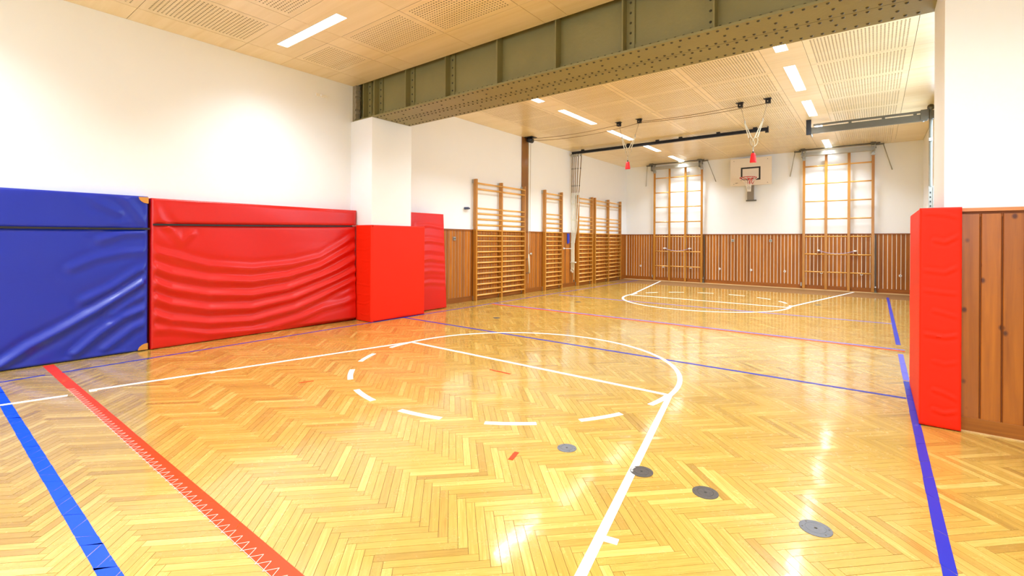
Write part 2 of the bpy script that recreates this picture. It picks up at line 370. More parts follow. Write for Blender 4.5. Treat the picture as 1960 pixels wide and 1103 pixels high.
for a, b in zip(pts[:-1], pts[1:]):
    a = Vector((*a, 0)); b = Vector((*b, 0)); d = (b-a).normalized(); q = Vector((-d.y, d.x, 0))*.0012
    z.add([(v.x, v.y, LZ+.0005) for v in (a+q, a-q, b-q, b+q)]+[(v.x, v.y, LZ-.0005) for v in (a+q, a-q, b-q, b+q)], [(0,1,2,3),(4,5,1,0),(5,6,2,1),(6,7,3,2),(7,4,0,3)])
z.box(-5.7, -1.2, .9025, .9040, LZ-.0005, LZ+.0004)
z.obj('zigzag_scratch', 'scratch', floor, label='pale zigzag scratched along the red line')

# floor covers ---------------------------------------------------------------
def cover(x, y, r, mat, label, full=True):
    t = thing('floor_cover', (x, y, 0), label, 'floor cover', 'round metal sleeve covers in the floor')
    prof = [(r, -.004), (r, .0022), (r-.004, .0032), (r*.66, .0032), (r*.64, .0018), (r*.61, .0018), (r*.59, .0032), (.007, .0032), (.0065, .0005), (0.0, .0005)]
    n = 40; mb = MB()
    vs = [(x+a*math.cos(2*PI*j/n), y+a*math.sin(2*PI*j/n), h) for a, h in prof for j in range(n)]
    fs = [(i*n+j, i*n+(j+1) % n, (i+1)*n+(j+1) % n, (i+1)*n+j) for i in range(len(prof)-1) for j in range(n)]
    lid = mb.add(vs, fs).obj('lid', mat, t, smooth=False)
    h = MB().cyl((x, y, .0026), (0,0,1), .006, .002, 12); h.obj('key_hole', 'inkblack', lid)
    if full:
        for a in (20, 140, 200, 320):
            MB().dome((x+r*.82*math.cos(math.radians(a)), y+r*.82*math.sin(math.radians(a)), .003), (0,0,1), .005, .0012, 8).obj('screw', 'rivet', lid)
cover(-1.581, 2.643, .062, 'iron', 'grey floor cover next to the short red mark')
cover(-1.076, 2.645, .066, 'iron2', 'dark floor cover lying across the white side line')
cover(-.716, 2.637, .066, 'iron2', 'brownish floor cover just right of the white line')
cover(-.216, 2.630, .068, 'iron', 'pale grey floor cover with a dark hole near the glare')
cover(-5.197, 6.305, .06, 'iron2', 'small dark floor cover in front of the wall bars, nearer of two', False)
cover(-5.168, 9.089, .06, 'iron2', 'small dark floor cover between the middle line and the far key', False)
cover(-.968, 11.958, .06, 'iron2', 'small dark floor cover by the right side line of the far key', False)
# white paint left on the second cover
lid2 = [o for o in bpy.data.objects if o.name.startswith('lid')][1]
m = MB()
for i in range(5):
    a = math.radians(160+i*14); X, Y = -1.076+.056*math.cos(a), 2.645+.056*math.sin(a)
    m.add([(X-.007, Y-.003, .0036), (X+.005, Y-.005, .0036), (X+.007, Y+.004, .0036), (X-.004, Y+.005, .0036)], [(0, 1, 2, 3)])
m.obj('paint_spot', 'white', lid2, label='white paint flecks on the lid')

# ---------------------------------------------------------------- walls
MB().box(LX-.2, LX, BACK-.2, FY+.2, -.02, CZ+.3).obj('wall_left', 'wall', **S)
MB().box(LX, RX+.2, FY, FY+.2, -.02, CZ+.3).obj('wall_far', 'wall', **S)
def wall_with_windows(name, axis, c0, c1, a0, a1, z0, z1, wins):
    mb = MB(); e = [a0]+[v for w_ in wins for v in (w_[0], w_[1])]+[a1]; zl, zh = wins[0][2], wins[0][3]
    def bx(p0, p1, q0, q1):
        if axis == 'x': mb.box(p0, p1, c0, c1, q0, q1)
        else: mb.box(c0, c1, p0, p1, q0, q1)
    bx(a0, a1, z0, zl); bx(a0, a1, zh, z1)
    for i in range(0, len(e), 2): bx(e[i], e[i+1], zl, zh)
    return mb.obj(name, 'wall', **S)
wb = [(-6.25, -4.15, 1.2, 3.5), (-3.45, -1.35, 1.2, 3.5), (-.65, 1.45, 1.2, 3.5)]
wall_with_windows('wall_back', 'x', BACK-.2, BACK, LX, BX, -.02, CZ+.3, wb)
wr = [(6.35, 8.05, 1.95, 3.75), (8.75, 10.45, 1.95, 3.75), (11.15, 12.85, 1.95, 3.75)]
wall_with_windows('wall_right', 'y', RX, RX+.2, QY1, FY, -.02, CZ+.3, wr)
MB().box(BX, BX+.2, BACK-.2, QY1, -.02, CZ+.3).obj('wall_side', 'wall', **S)
def window(i, axis, c, a0, a1, z0, z1):
    mb = MB(); t = .06
    def bx(p0, p1, q0, q1, d=.05):
        if axis == 'x': mb.box(p0, p1, c-d, c+d, q0, q1)
        else: mb.box(c-d, c+d, p0, p1, q0, q1)
    bx(a0, a1, z0, z0+t); bx(a0, a1, z1-t, z1); bx(a0, a0+t, z0, z1); bx(a1-t, a1, z0, z1); mid = (a0+a1)/2; bx(mid-.03, mid+.03, z0, z1, .04)
    return mb.obj('window_%d' % i, 'frame', **S)
for i, q in enumerate(wb): window(i+1, 'x', BACK-.1, *q)
for i, q in enumerate(wr): window(i+4, 'y', RX+.12, *q)
# the wall right of the opening, which ends in the right pillar
MB().box(QX, BX, QY0, QY1, -.02, CZ+.3).obj('wall_front', 'wall', **S)
MB().box(LX, PX, PY0, PY1, 0, 3.362).obj('pillar', 'wall', bevel=.006, **S)

# ---------------------------------------------------------------- ceiling
ceil = MB().box(LX-.2, BX+.2, BACK-.2, FY+.2, CZ+.09, CZ+.3).obj('ceiling', 'void', **S)
TH = .018
def solid_panel(x0, x1, y0, y1):
    MB().box(x0+.0028, x1-.0028, y0+.0028, y1-.0028, CZ, CZ+TH).obj('ceiling_panel', 'ply', ceil)
def perf_mesh(wx, wy, nx, ny, mx, my, r):
    """plywood panel with real round-ish perforations"""
    mb = MB(); x1, y1 = wx-mx, wy-my; sx, sy = (wx-2*mx)/nx, (wy-2*my)/ny
    mb.add([(0,0,0),(wx,0,0),(wx,my,0),(0,my,0)], [(3,2,1,0)]); mb.add([(0,y1,0),(wx,y1,0),(wx,wy,0),(0,wy,0)], [(3,2,1,0)])
    mb.add([(0,my,0),(mx,my,0),(mx,y1,0),(0,y1,0)], [(3,2,1,0)]); mb.add([(x1,my,0),(wx,my,0),(wx,y1,0),(x1,y1,0)], [(3,2,1,0)])
    vs, fs = [], []
    for i in range(nx):
        for j in range(ny):
            X, Y = mx+i*sx, my+j*sy; k = len(vs); c = (X+sx/2, Y+sy/2)
            vs += [(X,Y,0),(X+sx,Y,0),(X+sx,Y+sy,0),(X,Y+sy,0)]
            for a in (-157.5, -112.5, -67.5, -22.5, 22.5, 67.5, 112.5, 157.5): vs.append((c[0]+r*math.cos(math.radians(a)), c[1]+r*math.sin(math.radians(a)), 0))
            vs += [(v[0], v[1], .003) for v in vs[-8:]]
            q = [k+4+t for t in range(8)]
            fs += [(q[1], q[2], k+1, k)[::-1], (q[3], q[4], k+2, k+1)[::-1], (q[5], q[6], k+3, k+2)[::-1], (q[7], q[0], k, k+3)[::-1],
                   (q[0], q[1], q[1]+8, q[0]+8), (q[1], q[2], q[2]+8, q[1]+8), (q[2], q[3], q[3]+8, q[2]+8), (q[3], q[4], q[4]+8, q[3]+8), (q[4], q[5], q[5]+8, q[4]+8), (q[5], q[6], q[6]+8, q[5]+8), (q[6], q[7], q[7]+8, q[6]+8), (q[7], q[0], q[0]+8, q[7]+8),
                   (q[0], q[1], k)[::-1], (q[2], q[3], k+1)[::-1], (q[4], q[5], k+2)[::-1], (q[6], q[7], k+3)[::-1]]
    mb.add(vs, fs)
    return mb.mesh('perforated_panel', 'ply')
PM = {}
def perf(x0, x1, y0, y1, mx=.06, my=.06, px_=.04, py_=.04, r=.0100):
    wx, wy = round(x1-x0-.004, 3), round(y1-y0-.004, 3); key = (wx, wy, mx, my)
    if key not in PM: PM[key] = perf_mesh(wx, wy, round((wx-2*mx)/px_), round((wy-2*my)/py_), mx, my, r)
    put('perforated_panel', PM[key], ceil, loc=(x0+.002, y0+.002, CZ))
nx_ = [-7.12, -6.68, -5.83, -5.50, -4.34, -3.17, -2.85, -1.69, -.52, -.19, .98, 2.15, 2.48, 3.64, 4.2]
nP = {1, 3, 4, 6, 7, 9, 10, 12}
rows = [(-3.5, -3.05, 0), (-3.05, -2.4, 2), (-2.4, -1.32, 1), (-1.32, -.24, 1), (-.24, .44, 2), (.44, 1.63, 1), (1.63, 2.82, 1), (2.82, 3.47, 2), (3.47, 4.21, 1), (4.21, 4.745, 0)]
lamps_near = [(-6.40, -4.97), (-3.72, -2.29), (-1.07, .36), (1.6, 3.03)]
for y0, y1, kd in rows:
    for i in range(len(nx_)-1):
        x0, x1 = nx_[i], nx_[i+1]
        if kd == 1 and i in nP: perf(x0, x1, y0, y1, .07, .065)
        elif kd == 2:
            # panels cut around the lamp in this row
            yc = (y0+y1)/2; segs = [(max(x0, a), min(x1, b)) for a, b in lamps_near if min(x1, b) > max(x0, a)]
            if not segs: solid_panel(x0, x1, y0, y1)
            else:
                a, b = segs[0]; mb = MB(); X0_, X1_ = x0+.002, x1-.002
                mb.box(X0_, X1_, y0+.002, yc-.075, CZ, CZ+TH); mb.box(X0_, X1_, yc+.075, y1-.002, CZ, CZ+TH)
                if a > X0_+.01: mb.box(X0_, a, yc-.075, yc+.075, CZ, CZ+TH)
                if b < X1_-.01: mb.box(b, X1_, yc-.075, yc+.075, CZ, CZ+TH)
                mb.obj('ceiling_panel', 'ply', ceil)
        else: solid_panel(x0, x1, y0, y1)
fxs = [-7.12, -6.45, -5.28, -4.77, -3.60, -2.435, -1.28, -.77, .40, .965]
strips = {2: -5.03, 6: -1.03}
fyr = [5.46+.0*0]+[6.16+1.085*k for k in range(0, 9)]+[FY]
flamps = [(5.75, 5.95)]
FL = [(6.0, 7.42), (8.10, 9.54), (10.28, 11.62), (12.45, 13.55), (14.5, 15.75)]
for i in range(len(fxs)-1):
    x0, x1 = fxs[i], fxs[i+1]
    if i in (1, 3, 4, 5, 7):
        ys = [5.46, 6.10]+[6.10+1.098*k for k in range(1, 9)]+[FY-.0]
        ys = [5.46]+[6.06+1.10*k for k in range(9)]+[FY]
        for a, b in zip(ys[:-1], ys[1:]):
            if b-a > 1.05: perf(x0, x1, a, b, .065, .05, .0385, .0400, .0112)
            elif b-a > .05: solid_panel(x0, x1, a, b)
    elif i in (2, 6):
        c = strips[i]; e = [5.46]+[(FL[k][1]+FL[k+1][0])/2 for k in range(len(FL)-1)]+[FY]
        for k, (a, b) in enumerate(zip(e[:-1], e[1:])):
            l0, l1 = FL[k]; mb = MB(); A, B = x0+.002, x1-.002
            mb.box(A, c-.08, a+.002, b-.002, CZ, CZ+TH); mb.box(c+.08, B, a+.002, b-.002, CZ, CZ+TH)
            mb.box(c-.08, c+.08, a+.002, l0, CZ, CZ+TH); mb.box(c-.08, c+.08, l1, b-.002, CZ, CZ+TH)
            mb.obj('ceiling_panel', 'ply', ceil)
    else:
        ys = [5.46]+[6.06+1.10*k for k in range(9)]+[FY]
        for a, b in zip(ys[:-1], ys[1:]): solid_panel(x0, x1, a, b)
# lamps: recessed luminaires, housing + diffuser, lit by an area lamp just under the diffuser
def lamp(x0, x1, y0, y1, label, power, spread=120):
    c = ((x0+x1)/2, (y0+y1)/2); t = thing('ceiling_lamp', (*c, CZ), label, 'lamp', 'recessed strip lamps in the plywood ceiling')
    mb = MB(); f = .006
    mb.box(x0, x1, y0, y0+f, CZ-.002, CZ+.06); mb.box(x0, x1, y1-f, y1, CZ-.002, CZ+.06); mb.box(x0, x0+f, y0+f, y1-f, CZ-.002, CZ+.06); mb.box(x1-f, x1, y0+f, y1-f, CZ-.002, CZ+.06); mb.box(x0, x1, y0, y1, CZ+.05, CZ+.062)
    mb.obj('housing', 'frame', t); MB().box(x0+f, x1-f, y0+f, y1-f, CZ+.004, CZ+.012).obj('diffuser', 'lamp', t)
    a = area('lamp_light', (*c, CZ-.004), (x1-x0-.02, y1-y0-.02), power, (0, 0, -1), (.83, .93, 1), spread)
    if x1-x0 < y1-y0: a.data.size, a.data.size_y = x1-x0-.02, y1-y0-.02
    a.rotation_euler = (0, 0, 0)
order = ['first', 'second', 'third', 'fourth', 'fifth']
for k, (a, b) in enumerate(lamps_near):
    for y in (3.147, .10, -2.72):
        if k == 0 and y == 3.147: lb = 'long bright strip lamp in the near plywood ceiling above the red wall mat'
        else: lb = 'strip lamp in the near ceiling, out of the picture, row %s column %s' % ({3.147: 'one', .10: 'two', -2.72: 'three'}[y], order[k])
        lamp(a, b, y-.075, y+.075, lb, LAMP_W)
for i, c in strips.items():
    for k, (a, b) in enumerate(FL):
        side = 'row nearer the wall bars' if i == 2 else 'row nearer the right wall'
        lb = ('strip lamp cut off by the steel beam, %s' if k == 0 else '%s strip lamp beyond the steel beam, %%s' % order[k]) % side
        lamp(c-.08, c+.08, a, b, lb, FAR_W)

# ---------------------------------------------------------------- steel beam
beam = thing('steel_beam', (-3.1, 5.1, 3.36), 'olive green riveted steel double girder spanning between the pillars', 'beam')
BZ = 3.362; FT = .024
xa, xb = LX+.02, QX+.25
girders = ((4.71, 5.092), (5.098, 5.49))
for g, (y0, y1) in enumerate(girders):
    c = (y0+y1)/2 if g else 4.875
    MB().box(xa, xb, y0, y1, BZ, BZ+FT).obj('bottom_flange', 'steel', beam)
    MB().box(xa, xb, c-.008, c+.008, BZ+FT, CZ+.28).obj('web_plate', 'steel', beam)
    for sg in (-1, 1):
        mb = MB(); mb.box(xa, xb, min(c+sg*.008, c+sg*.11), max(c+sg*.008, c+sg*.11), BZ+FT, BZ+FT+.014)
        mb.box(xa, xb, min(c+sg*.008, c+sg*.022), max(c+sg*.008, c+sg*.022), BZ+FT, BZ+FT+.10)
        mb.obj('angle_iron', 'steel', beam)
MB().box(xa, xb, 5.0925, 5.0975, BZ-.0006, BZ+.02).obj('joint_strip', 'rivet', beam)
stiff = [(-6.86, 1), (-6.56, 1), (-5.77, 1), (-4.895, 1), (-3.935, -1), (-3.03, -1), (-2.175, 1), (-1.235, -1), (-.36, -1)]
for x, sg in stiff:
    MB().box(x-.007, x+.007, 4.752, 4.867, BZ+FT+.014, CZ+.05).obj('stiffener', 'steel', beam)
    MB().box(*sorted((x+sg*.007, x+sg*.10)), 4.845, 4.867, BZ+FT+.014, CZ+.05).obj('stiffener_leg', 'steel', beam)
    MB().box(x-.007, x+.007, 5.30, 5.42, BZ+FT+.014, CZ+.05).obj('stiffener', 'steel', beam)
rv = MB(); pitch = .0878
x = PX+.06; k = 0
while x < QX-.03:
    for y in (5.422, 5.145, 5.045, 4.758): rv.dome((x, y, BZ), (0, 0, -1), .016, .011, 8)
    if k % 5 == 0: rv.dome((x+.03, 5.284, BZ), (0, 0, -1), .016, .011, 8); rv.dome((x+.03, 4.905, BZ), (0, 0, -1), .016, .011, 8)
    rv.dome((x, 4.853, BZ+FT+.055), (0, -1, 0), .016, .012, 8)
    x += pitch; k += 1
rv.obj('rivets_below', 'rivet', beam, smooth=True, kind='stuff')
rv = MB()
for x, sg in stiff:
    zz = BZ+FT+.12
    while zz < CZ: rv.dome((x+sg*.055, 4.845, zz), (0, -1, 0), .014, .011, 8); zz += .11
rv.obj('rivets_on_stiffeners', 'rivet', beam, smooth=True, kind='stuff')
# rough plaster where the girder enters the left wall
mb = MB(); n = 14
for i in range(n):
    z0 = BZ+i*(CZ-BZ)/n; mb.box(LX, LX+.07+random.uniform(0, .035), 4.72, 4.80, z0, z0+(CZ-BZ)/n+.002)
mb.obj('plaster_patch', 'rust', beam)

# ---------------------------------------------------------------- wainscots
pm = {}
def plank_row(parent, axis, c, a0, a1, pitch, gapw, z0, z1, mat, sign, th=.012, name='panel_plank'):
    """planks side by side standing proud of the backing; sign = outward direction along the wall normal"""
    key = (axis, pitch, gapw, z0, z1, mat, sign)
    if key not in pm:
        W_ = pitch-gapw; mb = MB(); b = .003
        if axis == 'x': prof = [(0, 0), (0, sign*(th-b)), (b, sign*th), (W_-b, sign*th), (W_, sign*(th-b)), (W_, 0)]; vs = [(p, q, z) for z in (z0, z1) for p, q in prof]
        else: prof = [(0, 0), (0, sign*(th-b)), (b, sign*th), (W_-b, sign*th), (W_, sign*(th-b)), (W_, 0)]; vs = [(q, p, z) for z in (z0, z1) for p, q in prof]
        fs = [(i, (i+1) % 6, 6+(i+1) % 6, 6+i) for i in range(6)]+[(0,1,2,3,4,5), (11,10,9,8,7,6)]
        me = mb.add(vs, fs).mesh(name, mat); bm = bmesh.new(); bm.from_mesh(me); bmesh.ops.recalc_face_normals(bm, faces=bm.faces); bm.to_mesh(me); bm.free(); pm[key] = me
    a = a0
    while a+pitch-gapw <= a1+.001:
        put(name, pm[key], parent, loc=((a, c, 0) if axis == 'x' else (c, a, 0))); a += pitch
# left wall
wl = MB().box(LX, LX+.012, 5.55, FY, 0, WH-.01).obj('trim_1', 'lath2', **S)
plank_row(wl, 'y', LX+.012, 5.56, FY-.02, .0928, .011, .10, WH-.03, 'pinefar', 1, th=.006)
MB().box(LX, LX+.032, 5.55, FY, WH-.03, WH).obj('cap_rail', 'piney', wl)
MB().box(LX, LX+.034, 5.55, FY, 0, .11).obj('baseboard_left', 'piney', **S)
# far wall
wf = MB().box(LX, RX, FY-.012, FY, 0, WH-.01).obj('trim_2', 'lath', **S)
plank_row(wf, 'x', FY-.012, LX+.045, RX-.01, .0918, .0165, .10, WH-.03, 'pinefar', -1, th=.006)
MB().box(LX, RX, FY-.032, FY, WH-.03, WH-.002).obj('cap_rail', 'pinex', wf)
MB().box(LX+.034, RX, FY-.034, FY, 0, .11).obj('baseboard_far', 'pinex', **S)
# near right wall
wn = MB().box(QX+.01, BX, QY0-.010, QY0, 0, WH).obj('trim_3', 'backwood', **S)
plank_row(wn, 'x', QY0-.010, .378+.108, BX-.02, .1085, .009, .10, WH-.03, 'pineknot', -1, th=.013)
for i in range(34):   # the little blocks that close each groove under the cap
    X = .378+.108*2+.1085*i-.108-.017
    if X > QX: MB().box(X+.001, X+.016, QY0-.02, QY0-.010, WH-.05, WH-.03).obj('groove_block', 'backwood', wn)
MB().box(QX+.01, BX, QY0-.036, QY0, WH-.012, WH+.012).obj('cap_rail', 'cap', wn)
MB().box(QX+.01, BX, QY0-.03, QY0, 0, .104).obj('baseboard_front', 'pinex', bevel=.002, **S)
MB().box(QX+.01, BX, QY0-.037, QY0-.0305, 0, .008).obj('trim_4', 'pale', **S)
# right wall of the far room, hidden behind the pillar but seen from the side
wr_ = MB().box(RX-.012, RX, QY1, FY-.04, 0, WH-.01).obj('trim_5', 'backwood', **S)
plank_row(wr_, 'y', RX-.012, QY1+.01, FY-.06, .0928, .013, .10, WH-.03, 'pinefar', -1)
MB().box(RX-.032, RX, QY1, FY-.035, WH-.03, WH).obj('cap_rail', 'piney', wr_)
MB().box(RX-.034, RX, QY1, FY-.035, 0, .11).obj('baseboard_right', 'piney', **S)
# brown board on the left wall behind the first wall bars
MB().box(LX, LX+.03, 9.60, 9.86, WH, CZ).obj('trim_6', 'brownp', **S)

# ---------------------------------------------------------------- crash mats
BLUE = [[(1.801,.85),(1.576,.687),(1.324,.518),(1.015,.33),(.801,.206),(.601,.051)],[(1.802,.507),(1.577,.422),(1.357,.257),(1.167,.078)],[(1.796,.679),(1.665,.612),(1.49,.476)],[(1.8,.987),(1.699,.947),(1.489,.782),(1.243,.654)],[(1.799,1.193),(1.574,1.174),(1.321,1.115),(1.132,1.017)],[(1.803,.336),(1.666,.276),(1.424,.084)],[(1.554,1.847),(1.66,1.71),(1.779,1.535)],[(1.222,1.853),(1.319,1.754),(1.52,1.647)],[(1.798,1.421),(1.573,1.40),(1.386,1.328)]]
BA = [1.5, 1.1, .6, .7, .5, .8, .6, .4, .6]
RED = [[(1.822,1.193),(2.135,1.092),(2.455,.99),(3.0,.93),(3.58,.97),(4.037,1.06),(4.334,1.223),(4.677,1.436)],[(1.823,1.01),(2.035,.907),(2.456,.80),(3.0,.75),(3.5,.79),(4.0,.92),(4.3,1.07),(4.679,1.244)],[(1.833,.826),(2.036,.719),(2.457,.61),(3.0,.56),(3.5,.61),(4.0,.76),(4.285,.86),(4.693,1.064)],[(1.824,.644),(2.037,.53),(2.457,.42),(3.0,.38),(3.6,.47),(4.0,.6),(4.286,.695),(4.695,.861)],[(1.825,.438),(2.038,.33),(2.458,.237),(3.0,.2),(3.6,.30),(4.0,.44),(4.287,.557),(4.696,.717)],[(1.836,.242),(2.038,.224),(2.459,.10),(3.2,.06),(3.695,.15),(4.042,.262),(4.417,.314),(4.697,.405)],[(1.877,1.7),(1.93,1.58),(2.0,1.5)],[(2.013,1.49),(2.155,1.307),(2.258,1.404)]]
RA = [.6, 1.1, 1.3, 1.4, 1.2, .7, .35, .4]
def ridge_field(Y, Z, ridges, amps, wd_=.038):
    D = np.zeros_like(Y)
    for rg, am in zip(ridges, amps):
        best = np.full_like(Y, 9.0); ylo, yhi = min(p[0] for p in rg), max(p[0] for p in rg)
        for (ay, az), (by, bz) in zip(rg[:-1], rg[1:]):
            dy, dz = by-ay, bz-az; q = dy*dy+dz*dz; t = np.clip(((Y-ay)*dy+(Z-az)*dz)/q, 0, 1)
            best = np.minimum(best, np.hypot(Y-(ay+t*dy), Z-(az+t*dz)))
        D += am*(.019*np.exp(-(best/wd_)**2)-.008*np.exp(-((best-wd_*2.2)/wd_)**2))
    return D
def mat_mesh(org, U, V, Nn, lu, lv, th, disp, nu, nv, mat, edge=.012, name='cover'):
    """padded slab: front face is a displaced grid, edges rounded. org = back-lower corner, U/V/N unit vectors"""
    org, U, V, Nn = (Vector(a) for a in (org, U, V, Nn))
    us = np.concatenate([[0, edge*.3], np.linspace(edge, lu-edge, nu), [lu-edge*.3, lu]]); vs = np.concatenate([[0, edge*.3], np.linspace(edge, lv-edge, nv), [lv-edge*.3, lv]])
    UU, VV = np.meshgrid(us, vs, indexing='ij'); D = disp(UU, VV) if disp else np.zeros_like(UU)
    e = np.minimum(np.minimum(UU, lu-UU), np.minimum(VV, lv-VV)); fade = np.clip((e-edge)/.03, 0, 1)
    rnd = np.where(e < edge, -(edge-np.sqrt(np.maximum(0, edge**2-(edge-e)**2))), 0); H = th+rnd+D*fade
    n1, n2 = UU.shape; verts = []
    for i in range(n1):
        for j in range(n2): verts.append(tuple(org+U*UU[i, j]+V*VV[i, j]+Nn*H[i, j]))
    faces = [(i*n2+j, (i+1)*n2+j, (i+1)*n2+j+1, i*n2+j+1) for i in range(n1-1) for j in range(n2-1)]
    rim = [i*n2 for i in range(n1)]+[(n1-1)*n2+j for j in range(1, n2)]+[i*n2+n2-1 for i in range(n1-2, -1, -1)]+[j for j in range(n2-2, 0, -1)]
    k = len(verts)
    for r in rim:
        p = Vector(verts[r]); h = (p-org).dot(Nn); verts.append(tuple(p-Nn*h))
    m_ = len(rim); faces += [(rim[(i+1) % m_], rim[i], k+i, k+(i+1) % m_) for i in range(m_)]; faces.append(tuple(range(k, k+m_)))
    mb = MB(); mb.v = verts; mb.f = faces; me = mb.mesh(name, mat, True)
    bm = bmesh.new(); bm.from_mesh(me); bmesh.ops.recalc_face_normals(bm, faces=bm.faces)
    for ed in bm.edges:
        if len(ed.link_faces) == 2 and ed.calc_face_angle(0) > .9: ed.smooth = False
    bm.to_mesh(me); bm.free(); return me
def soft(seed, amp, sc):
    r = np.random.default_rng(seed); ph = r.random((8, 3))*6.28; k = r.normal(0, sc, (8, 2))
    return lambda U_, V_: amp*sum(np.sin(U_*k[i, 0]+V_*k[i, 1]+ph[i, 0]) for i in range(8))/8
# blue mat: y -1.2..1.815
def blue_d(U_, V_):
    y = U_-1.2; D = ridge_field(y, V_, BLUE, BA)+soft(1, .01, 4)(U_, V_)
    D += -.014*np.exp(-((V_-(1.452-.01*(1.8-y)))/.022)**2)
    lft = [[(-(p[0]-.3)+.3, p[1]) for p in rg] for rg in BLUE[:6]]
    return D+ridge_field(y, V_, lft, BA[:6])
tb = thing('crash_mat', (LX, .3, 0), 'big blue vinyl crash mat strapped upright to the left wall', 'mat')
put('cover', mat_mesh((LX+.01, -1.2, .004), (0,1,0), (0,0,1), (1,0,0), 3.012, 1.852, .165, blue_d, 200, 130, 'vblue', .02), tb)
def strapgeo(y0, y1, x, z0, z1, sag, wd_=.03):
    mb = MB(); n = 24
    for i in range(n):
        a, b = i/n, (i+1)/n
        za = z0+(z1-z0)*a-sag*4*a*(1-a); zb = z0+(z1-z0)*b-sag*4*b*(1-b); ya, yb = y0+(y1-y0)*a, y0+(y1-y0)*b
        mb.add([(x, ya, za-wd_/2), (x, yb, zb-wd_/2), (x, yb, zb+wd_/2), (x, ya, za+wd_/2), (x-.02, ya, za-wd_/2), (x-.02, yb, zb-wd_/2), (x-.02, yb, zb+wd_/2), (x-.02, ya, za+wd_/2)], [(0,1,2,3),(4,0,3,7),(1,5,6,2),(3,2,6,7),(4,5,1,0)])
    return mb
tag(strapgeo(-1.2, 1.825, -6.934, 1.465, 1.466, .012, .022).obj('strap', 'strap'), 'black webbing strap across the top of the blue mat', 'strap')
def corner_patch(z, up):
    mb = MB(); n = 8; c = (-6.9375, 1.811, z); vs = [c]+[(-6.937, 1.811-.095*math.cos(PI/2*i/n), z+up*.075*math.sin(PI/2*i/n)) for i in range(n+1)]
    vs2 = [(v[0]-.012, v[1], v[2]) for v in vs]; k = len(vs)
    mb.add(vs+vs2, [(0, i, i+1) for i in range(1, n+1)]+[(i, i+k, i+1+k, i+1) for i in range(1, n+1)]); return mb.obj('corner_patch', 'patch', tb, label='tan leather corner patch')
corner_patch(1.845, -1); corner_patch(.012, 1)
# red mat y 1.84..4.66, lower right edge stands a little off the wall
def red_d(U_, V_):
    y = U_+1.838; D = ridge_field(y, V_, RED, RA, .04)+soft(5, .012, 4)(U_, V_)
    zs = 1.515+.05*(y-1.84)/2.8
    D += -.016*np.exp(-((V_-zs)/.022)**2)+.07*np.clip((y-3.2)/1.5, 0, 1)*np.clip(1-V_/1.3, 0, 1)+.02*np.clip((y-3.6)/1, 0, 1)
    return D
tr = thing('crash_mat', (LX, 3.25, 0), 'big wrinkled red vinyl crash mat strapped upright between the blue mat and the pillar', 'mat')
me = mat_mesh((LX+.01, 1.838, .004), (0,1,0), (0,0,1), (1,0,0), 2.838, 1.835, .19, red_d, 220, 130, 'vred', .02)
put('cover', me, tr)
tag(strapgeo(1.85, 4.60, -6.905, 1.517, 1.572, .004, .022).obj('strap', 'strap'), 'black webbing strap across the top of the long red mat', 'strap')
bk = MB().tube([(-6.89, 4.57, 1.573), (-6.89, 4.60, 1.585), (-6.89, 4.63, 1.575), (-6.89, 4.60, 1.562)], .004, 6, closed=True)
bk.tube([(-6.89, 4.63, 1.575), (-6.90, 4.68, 1.60)], .004, 6)
tag(bk.obj('strap_buckle', 'zinc', smooth=True), 'small metal buckle hook at the strap end beside the pillar', 'buckle')
# L-shaped pads around the pillars
def pad_L(label, x_face, y_face, ylen, xlen, h, th, sgn, mat, seed):
    """sgn=+1: long side faces +X (left pillar); -1: long side faces -X (right pillar)"""
    t = thing('pillar_pad', (x_face, y_face, 0), label, 'mat')
    sd = soft(seed, .006, 6); rr = random.Random(seed)
    wr_ = []
    for i in range(9):
        zc = h*(.08+.88*i/8+rr.uniform(-.03, .03)); a = rr.uniform(-.06, .06); u0 = rr.choice((0, xlen*.35)); wr_.append([(u0, zc), (xlen*.6, zc-.015), (xlen, zc+a)])
    f2 = lambda U_, V_: ridge_field(U_, V_, wr_, [rr.uniform(.12, .35) for _ in wr_], .010)+sd(U_, V_)*.5
    n = (sgn, 0, 0)
    side = mat_mesh((x_face-sgn*th, y_face+.012, .004), (0,1,0), (0,0,1), n, ylen-.012, h, th, sd, 40, 60, mat, .012); put('side_pad', side, t)
    if sgn > 0: fr = mat_mesh((x_face-xlen, y_face+th, .004), (1,0,0), (0,0,1), (0,-1,0), xlen, h, th, f2, 30, 110, mat, .012)
    else: fr = mat_mesh((x_face, y_face+th, .004), (1,0,0), (0,0,1), (0,-1,0), xlen, h, th, f2, 30, 110, mat, .012)
    put('front_pad', fr, t); return t
pad_L('red pad wrapped round the foot of the white pillar beside the long red mat', -6.475, 4.645, 1.15, .42, 1.585, .045, 1, 'vred2', 11)
pad_L('tall red pad wrapped round the right pillar edge beside the knotty wainscot', .262, 4.60, 1.22, .228, 1.60, .05, -1, 'vred2', 12)
# leaning red mat behind the pillar
tm = thing('crash_mat', (-6.75, 6.0, 0), 'narrow red mat leaning on the left wall behind the pillar, before the wall bars', 'mat')
tilt = Vector((-.10, 0, 1.85)).normalized(); nrm = Vector((tilt.z, 0, -tilt.x))
put('cover', mat_mesh((-6.85, 5.535, .002), (0,1,0), tilt, nrm, 1.065, 1.858, .13, lambda U_, V_: ridge_field(U_, V_, [[(.36, z_), (.66, z_+.03), (1.04, z_-.02)] for z_ in (.5, .72, .95, 1.12, 1.3, 1.6)], [.5, .3, .6, .25, .5, .3], .03)+soft(21, .01, 5)(U_, V_), 60, 90, 'vred', .015), tm)

